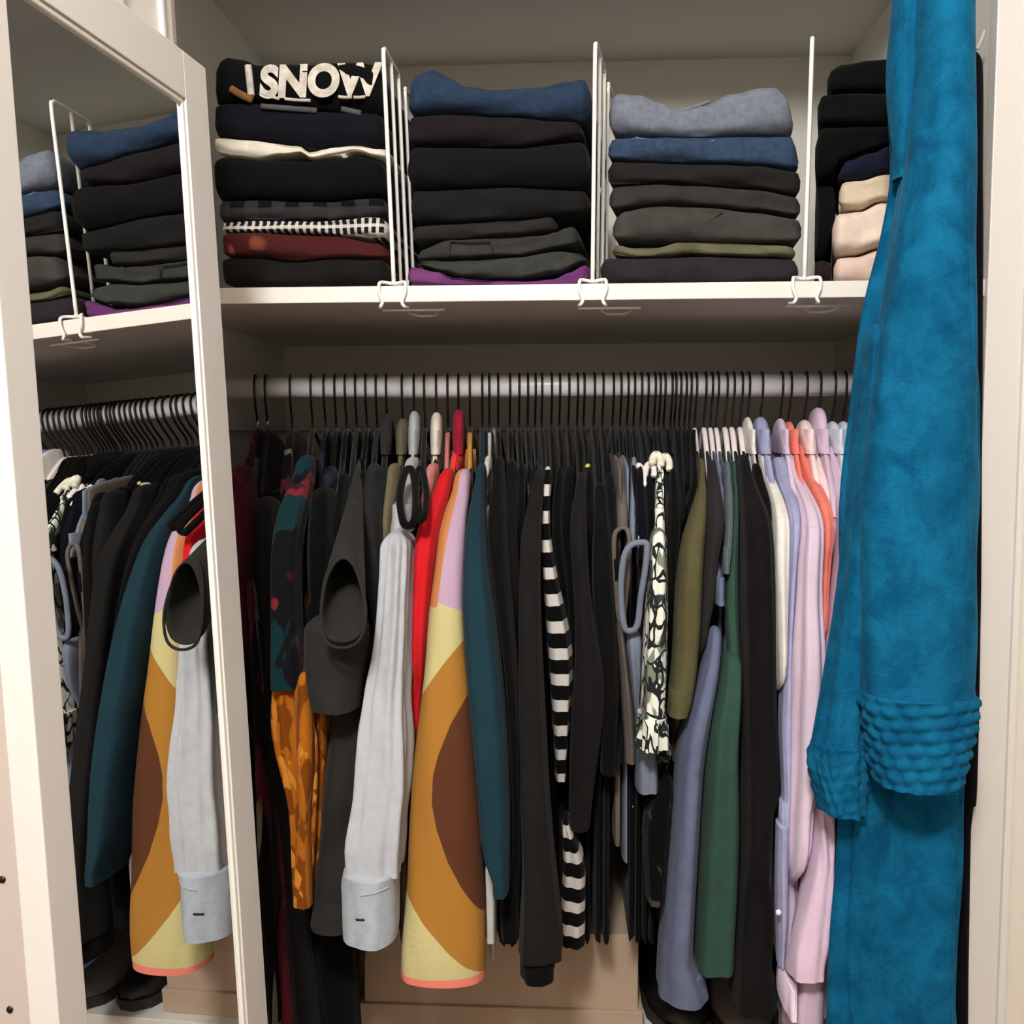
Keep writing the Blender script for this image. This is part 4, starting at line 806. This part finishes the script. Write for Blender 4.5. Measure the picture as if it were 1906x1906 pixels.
loft('body', trace([(-330, 1724, 1758), (-250, 1694, 1778), (-100, 1684, 1784), (40, 1668, 1786), (170, 1664, 1788), (310, 1668, 1788), (420, 1654, 1788), (600, 1620, 1790), (900, 1594, 1790), (1100, 1584, 1788), (1300, 1576, 1784), (1450, 1566, 1782), (1560, 1560, 1780), (1700, 1552, 1778), (1906, 1548, 1774), (2300, 1534, 1768)], (-.078, -.08), .036), VEL, robe, n=96, step=.01, fold=.26, freq=(4, 11, -11), seed=5, pw=2.6)
loft('lapel', trace([(-120, 1676, 1716), (20, 1664, 1700), (110, 1656, 1698), (190, 1658, 1692), (260, 1664, 1686), (330, 1664, 1682)], -.115, .022), VEL, robe, n=32, fold=.08, seed=8)
rs1 = loft('sleeve', trace([(-140, 1702, 1799), (0, 1698, 1801), (120, 1698, 1804), (230, 1688, 1804), (330, 1678, 1804), (500, 1654, 1804), (700, 1624, 1804), (900, 1606, 1805), (1050, 1600, 1805), (1200, 1599, 1805), (1312, 1604, 1801)], (-.125, -.145), .045), VEL, robe, n=72, step=.008, fold=.10, freq=(2, 5, -2), seed=21, pw=2.4)
loft('sleeve_fold', trace([(310, 1730, 1806), (420, 1742, 1808), (540, 1762, 1811), (680, 1786, 1812), (760, 1798, 1812)], -.155, .022), VEL, robe, n=32, fold=.05, seed=9)
def quilt(f, t, z):
    rp = z/.0125 + .35*math.sin(f*2); row = math.floor(rp)
    return .10*(abs(math.cos(8*f + row*1.1)) ** .7)*(abs(math.sin(math.pi*(rp-row))) ** .7) - .05
loft('cuff', trace([(1305, 1600, 1810), (1320, 1598, 1810), (1350, 1604, 1807), (1400, 1612, 1798), (1450, 1619, 1786), (1476, 1625, 1776)], -.146, .047), VEL, rs1, n=140, step=.0022, fold=.05, freq=(3, 5, 8), seed=21, bump=quilt, pw=2.4)
rs2 = loft('sleeve', trace([(600, 1610, 1650), (800, 1592, 1640), (950, 1580, 1630), (1100, 1564, 1615), (1250, 1542, 1608), (1400, 1516, 1606)], (-.105, -.115), .03), VEL, robe, n=48, step=.01, fold=.13, freq=(4, 7, 10), seed=31)
loft('cuff', trace([(1392, 1516, 1606), (1430, 1508, 1606), (1470, 1514, 1604), (1522, 1524, 1602)], -.115, .032), VEL, rs2, n=120, step=.003, fold=.12, freq=(4, 7, 10), seed=31, bump=quilt)
# robe hook on the casing, and the dark dressing gown behind the robe
hk = at(1752, -300, -.05)
tube('hanging_loop', [smooth_path([hk + Vector((-.01, 0, -.04)), hk + Vector((-.004, 0, .01)), hk + Vector((.004, 0, .012)), hk + Vector((.01, 0, -.04))], 5)], .003, VEL, robe, 8)
hook = empty('robe_hook', Vector((hk.x, -.01, hk.z)), 'white metal robe hook above the bathrobe', 'hook')
tube('prong', [smooth_path([(hk.x, -.012, hk.z+.03), (hk.x, -.02, hk.z-.004), (hk.x, -.05, hk.z-.008), (hk.x, -.062, hk.z+.012)], 5)], .003, WPLA, hook, 8)
box('plate', (hk.x-.012, -.013, hk.z-.01), (hk.x+.012, -.0095, hk.z+.05), WPLA, hook, .001)
loft_g = empty('dressing_gown', at(1810, 1700, .0), 'dark navy dressing gown behind the blue bathrobe', 'dressing gown')
loft('body', trace([(90, 1790, 1820), (130, 1786, 1827), (330, 1782, 1828), (700, 1780, 1827), (1100, 1780, 1824), (1400, 1780, 1818), (1500, 1780, 1814), (1540, 1780, 1804), (1900, 1776, 1798), (2200, 1774, 1796)], -.0195, .011), cloth('navy_black_fleece', rgb(12, 12, 18)), loft_g, n=40, fold=.03, seed=4)
e = tube('white_strap', [smooth_path([at(1818, 92, -.008), at(1826, 76, -.009), at(1832, 58, -.008)], 5)], .002, cloth('pale_grey_cord', rgb(176, 172, 168)), None, 8)
tag(e, 'short pale cord hanging at the casing beside the bathrobe', 'cord')

# ---------------------------------------------------------------- on the lower shelf: box, shoes, bag
card = cloth('beige_card', rgb(178, 158, 138), mottle=.05, sheen=0, bump=.08, mscale=12)
bx0, bx1 = at(676, 1745, .12).x, at(1189, 1730, .12).x; bz = at(930, 1736, .12).z
sb = empty('storage_box', ((bx0+bx1)/2, .3, LOWZ), 'beige cardboard storage box standing on the lower shelf', 'storage box')
box('carton', (bx0, .122, LOWZ+.002), (bx1, .46, bz), card, sb, .0025)
box('lid', (bx0-.006, .116, LOWZ), (bx1+.006, .466, LOWZ+.034), card, sb, .002)
def shoe(x, y, rz, col, label, flip=1):
    V, F = [], []; n = 20; L = .26
    M = Matrix.Translation((x, y, LOWZ)) @ Matrix.Rotation(rz, 4, 'Z')
    e = empty('shoe', (x, y, LOWZ), label, 'shoe')
    st = [(0, .028, .07), (.04, .034, .085), (.08, .034, .08), (.12, .035, .062), (.17, .043, .05), (.21, .043, .042), (.245, .03, .034), (.26, .010, .022)]
    for s_, wd, hh in st:
        for k in range(n):
            a = 2*math.pi*k/n; cx, cz = math.cos(a), math.sin(a)
            V.append(M @ Vector((wd*math.copysign(abs(cx)**.7, cx), L*.5-s_, .014+max(cz, -.15)*(hh-.014) if cz > 0 else .014)))
    for i in range(len(st)-1):
        for k in range(n): F.append((i*n+k, i*n+(k+1) % n, (i+1)*n+(k+1) % n, (i+1)*n+k))
    F.append(tuple(range(n))); F.append(tuple((len(st)-1)*n+k for k in range(n)))
    mesh_obj('upper', V, F, col, e)
    V2, F2 = [], []
    for zz in (0, .015):
        for s_, wd, hh in st: V2.append(M @ Vector((wd*1.06, L*.5-s_*1.01, zz)))
        for s_, wd, hh in reversed(st): V2.append(M @ Vector((-wd*1.06, L*.5-s_*1.01, zz)))
    q = len(st)*2
    F2 = [tuple(range(q)), tuple(range(2*q-1, q-1, -1))] + [(k, (k+1) % q, q+(k+1) % q, q+k) for k in range(q)]
    mesh_obj('sole', V2, F2, plain('shoe_sole', rgb(40, 36, 32), .7), e, smooth=False)
    tube('opening', [smooth_path([M @ Vector((.02*math.cos(t), L*.5-.055+.042*math.sin(t), .083-.1*max(0, -math.sin(t))*.12)) for t in [k*2*math.pi/10 for k in range(10)]], 3, True)], .004, col, e, 6, True)
sg = plain('grey_suede', rgb(96, 90, 86), .9, mottle=.2); sk = plain('black_leather', rgb(18, 17, 17), .45)
shoe(.640, .245, .1, sk, 'black leather shoe next to the beige box')
shoe(.735, .24, -.05, sg, 'grey suede shoe under the green tee')
shoe(.835, .25, .05, plain('taupe_leather', rgb(120, 106, 98), .7), 'taupe shoe under the lilac shirts')
bag = empty('cloth_bag', (.73, .45, LOWZ), 'slumped black cloth bag at the back of the lower shelf', 'bag')
loft('pouch', [(.76, .475, LOWZ+.062, .05, .018), (.76, .475, LOWZ+.055, .085, .035), (.76, .475, LOWZ+.03, .10, .045), (.76, .475, LOWZ+.002, .098, .045)], cloth('bag_canvas', rgb(10, 10, 11)), bag, n=40, fold=.03, seed=3, pw=3)
tube('handle', [smooth_path([(.72, .46, LOWZ+.058), (.715, .44, LOWZ+.07), (.76, .43, LOWZ+.072), (.80, .44, LOWZ+.07), (.795, .46, LOWZ+.058)], 6)], .004, MATS['bag_canvas'], bag, 8)

# ---------------------------------------------------------------- settle the clothes: shoulders fan out without crossing, cloth gives way to the cloth before it
REC.sort(key=lambda r: r[0].x)
tips = [r[0].x + r[1]*.205 for r in REC]; gap = [b_[0].x-a_[0].x for a_, b_ in zip(REC, REC[1:])]
fw_, bw_ = tips[:], tips[:]
for i in range(1, len(tips)): fw_[i] = max(fw_[i], fw_[i-1]+gap[i-1]*.9)
for i in range(len(tips)-2, -1, -1): bw_[i] = min(bw_[i], bw_[i+1]-gap[i]*.9)
for (H, k_, obs, e_, he_), tx in zip(REC, [(a_+b_)/2 for a_, b_ in zip(fw_, bw_)]):
    k_ = (tx-H.x)/.205
    for o in obs:
        for v in o.data.vertices: v.co.x += k_*max(0, H.y-v.co.y)
        o.data.update()
def top(o):
    while o.parent: o = o.parent
    return o
KX = {e_.name: (H, (tx-H.x)/.205) for (H, k_, obs, e_, he_), tx in zip(REC, [(a_+b_)/2 for a_, b_ in zip(fw_, bw_)])}
RM = {e_.name: room(min(HXS, key=lambda h_: abs(at(h_, 795, RY+.014).x-H.x))) for H, k_, obs, e_, he_ in REC}
ZU = at(900, 930, -.02).z                     # above this the cloth lies on the hanger's shoulder
DZ = .010
def slices(rings):
    "the tube cut at even heights: {level: [x, y, a, b]}"
    out = {}; rows = [i + j/40 for i in range(len(rings)-1) for j in range(40)] + [len(rings)-1]
    for t in rows:
        x, y, z, a, b, rot = cr(rings, t); out.setdefault(round(z/DZ), [x, y, max(a, .002), max(b, .004)])
    return out
fixed, free = [], []
for ob, rings, kw in LOG:
    if ob.name not in bpy.data.objects: continue
    e_ = top(ob)
    if e_ in (robe, loft_g): fixed.append((e_.name, slices(rings)))
    elif e_.name in KX and ob.name.split('.')[0] not in ('body', 'collar') and ob.parent and len(rings[0]) == 6:
        if ob.name.split('.')[0] == 'sleeve' and rings[0][1] > RY+.1: continue        # far sleeve behind the rail, kept in its lane
        free.append([ob, rings, kw, e_, slices(rings)])
tee = [r[3] for r in REC if r[3].name.startswith('short_sleeve_tee')][0]
ob_ = {}
for py in range(1030, 1210, 4):
    f_ = math.sqrt(max(0, 1-((py-1118)/92)**2)); P_ = at(640, py, -.13)
    ob_[round(P_.z/DZ)] = [P_.x, -.10, .030*f_+.002, .055]
fixed.append((tee.name, ob_))
for q in free:
    H, k_ = KX[q[3].name]; rm_ = RM[q[3].name]; lim = .045 if H.x > at(1015, 795, RY).x and H.x < at(1380, 795, RY).x else .022
    for l, v in q[4].items():
        if l*DZ < ZU: v[1] = min(v[1], lim-v[3])
        elif v[1]+v[3] > lim:
            xc = H.x + k_*max(0, H.y-v[1]); a0 = v[2]; v[2] = min(v[2], rm_*1.0); u_ = a0-v[2]
            v[0] = max(v[0]-u_, min(v[0]+u_, xc)); v[3] = min(v[3], max(.012, H.y-.02-v[1]))
    q.append(min(v[1]-v[3] for v in q[4].values()))
    q.append(sum(v[1]-v[3] for v in q[4].values())/len(q[4]))
free.sort(key=lambda q: q[6])
free.sort(key=lambda q: 0 if q[2]['attr'] else 1)
placed = fixed[:]
TOL = .0012
for ob, rings, kw, e_, sl, _, _ in free:
    orig = {l: list(v) for l, v in sl.items()}
    for it_ in range(3):
        for l, v in sl.items():
            for en, ps in placed:
                if en == e_.name or l not in ps: continue
                A_ = ps[l]; fa = 1.03
                ox = (A_[2]+v[2])*fa - abs(A_[0]-v[0]); oy = (A_[3]+v[3])*fa - abs(A_[1]-v[1])
                if ox <= TOL or oy <= TOL: continue
                left = v[2]*2 - ox; bk = A_[1]+A_[3]+v[3]
                if oy < .012 and v[3]-oy/2 > .008 and v[1] > A_[1]:
                    v[3] -= oy/2; v[1] += oy/2
                elif left >= max(.004, .3*orig[l][2]*2):
                    sgn = 1 if v[0] > A_[0] else -1
                    v[2] = left/2+.0004; v[0] += sgn*ox/2
                else:
                    v[3] = max(.008, v[3]*.75); v[1] = A_[1]+(A_[3]+v[3])*fa
        ks = sorted(sl); new = {}
        for i_, l in enumerate(ks):
            w_ = [sl[ks[j_]] for j_ in range(max(0, i_-2), min(len(ks), i_+3))]
            new[l] = [sum(c_[m_] for c_ in w_)/len(w_) for m_ in range(4)]
        for l in ks: sl[l][:] = new[l] if it_ < 2 else sl[l]
    placed.append((e_.name, sl))
    ks = sorted(sl, reverse=True)
    zt_, zb_ = rings[0][2], rings[-1][2]
    nr = [(sl[l][0], sl[l][1], min(zt_, max(zb_, l*DZ)), sl[l][2], sl[l][3], 0) for l in ks[::2]]
    if ks[::2][-1] != ks[-1]: l = ks[-1]; nr.append((sl[l][0], sl[l][1], zb_, sl[l][2], sl[l][3], 0))
    nr[0] = nr[0][:2] + (zt_,) + nr[0][3:]; nr[-1] = nr[-1][:2] + (zb_,) + nr[-1][3:]
    if len(nr) < 2: continue
    V, F, A = loft(ob.name.split('.')[0], nr, None, None, raw=True, **kw)
    if len(nr) >= 2:
        me = bpy.data.meshes.new(ob.data.name); me.from_pydata([tuple(v) for v in V], [], F); me.update()
        bm = bmesh.new(); bm.from_mesh(me); bmesh.ops.recalc_face_normals(bm, faces=bm.faces); bm.to_mesh(me); bm.free()
        for p in me.polygons: p.use_smooth = True
        for k__, vals in A.items():
            a__ = me.attributes.new(k__, 'FLOAT', 'POINT'); a__.data.foreach_set('value', vals)
        me.materials.append(ob.data.materials[0]); ob.data = me
bpy.context.view_layer.update()
# small sewn-on pieces lie on the cloth that carries them
from mathutils.bvhtree import BVHTree
def bvh(o): return BVHTree.FromPolygons([v.co for v in o.data.vertices], [tuple(p.vertices) for p in o.data.polygons])
for e_ in [r[3] for r in REC]:
    small = [o for o in e_.children_recursive if o.type == 'MESH' and o.name.split('.')[0] in ('shoulder_seam', 'buttonhole', 'cuff_seam', 'neck_seam', 'button', 'patch')]
    if not small: continue
    trees = [bvh(o) for o in e_.children_recursive if o.type == 'MESH' and o not in small and o.name.split('.')[0] in ('sleeve', 'cuff', 'yoke', 'shoulder', 'body')]
    for o in small:
        vs = o.data.vertices; n_ = len(vs) if o.name.startswith('button') and len(vs) < 40 else 6
        rings_ = [range(i, min(i+n_, len(vs))) for i in range(0, len(vs), n_)]; hits = []
        for r_ in rings_:
            c = sum((vs[i].co for i in r_), Vector())/len(r_)
            ys = [h[0].y for h in (t.ray_cast(Vector((c.x, c.y-.25, c.z)), Vector((0, 1, 0)), .5) for t in trees) if h[0] is not None]
            hits.append((c, min(ys) if ys else None))
        good = [k for k, h in enumerate(hits) if h[1] is not None]
        if not good: continue
        for k, r_ in enumerate(rings_):
            g = k if k in good else min(good, key=lambda q: abs(q-k))
            d_ = Vector((hits[g][0].x-hits[k][0].x, hits[g][1]-hits[k][0].y, hits[g][0].z-hits[k][0].z))
            for i in r_: vs[i].co += d_
        o.data.update()
bpy.context.view_layer.update()
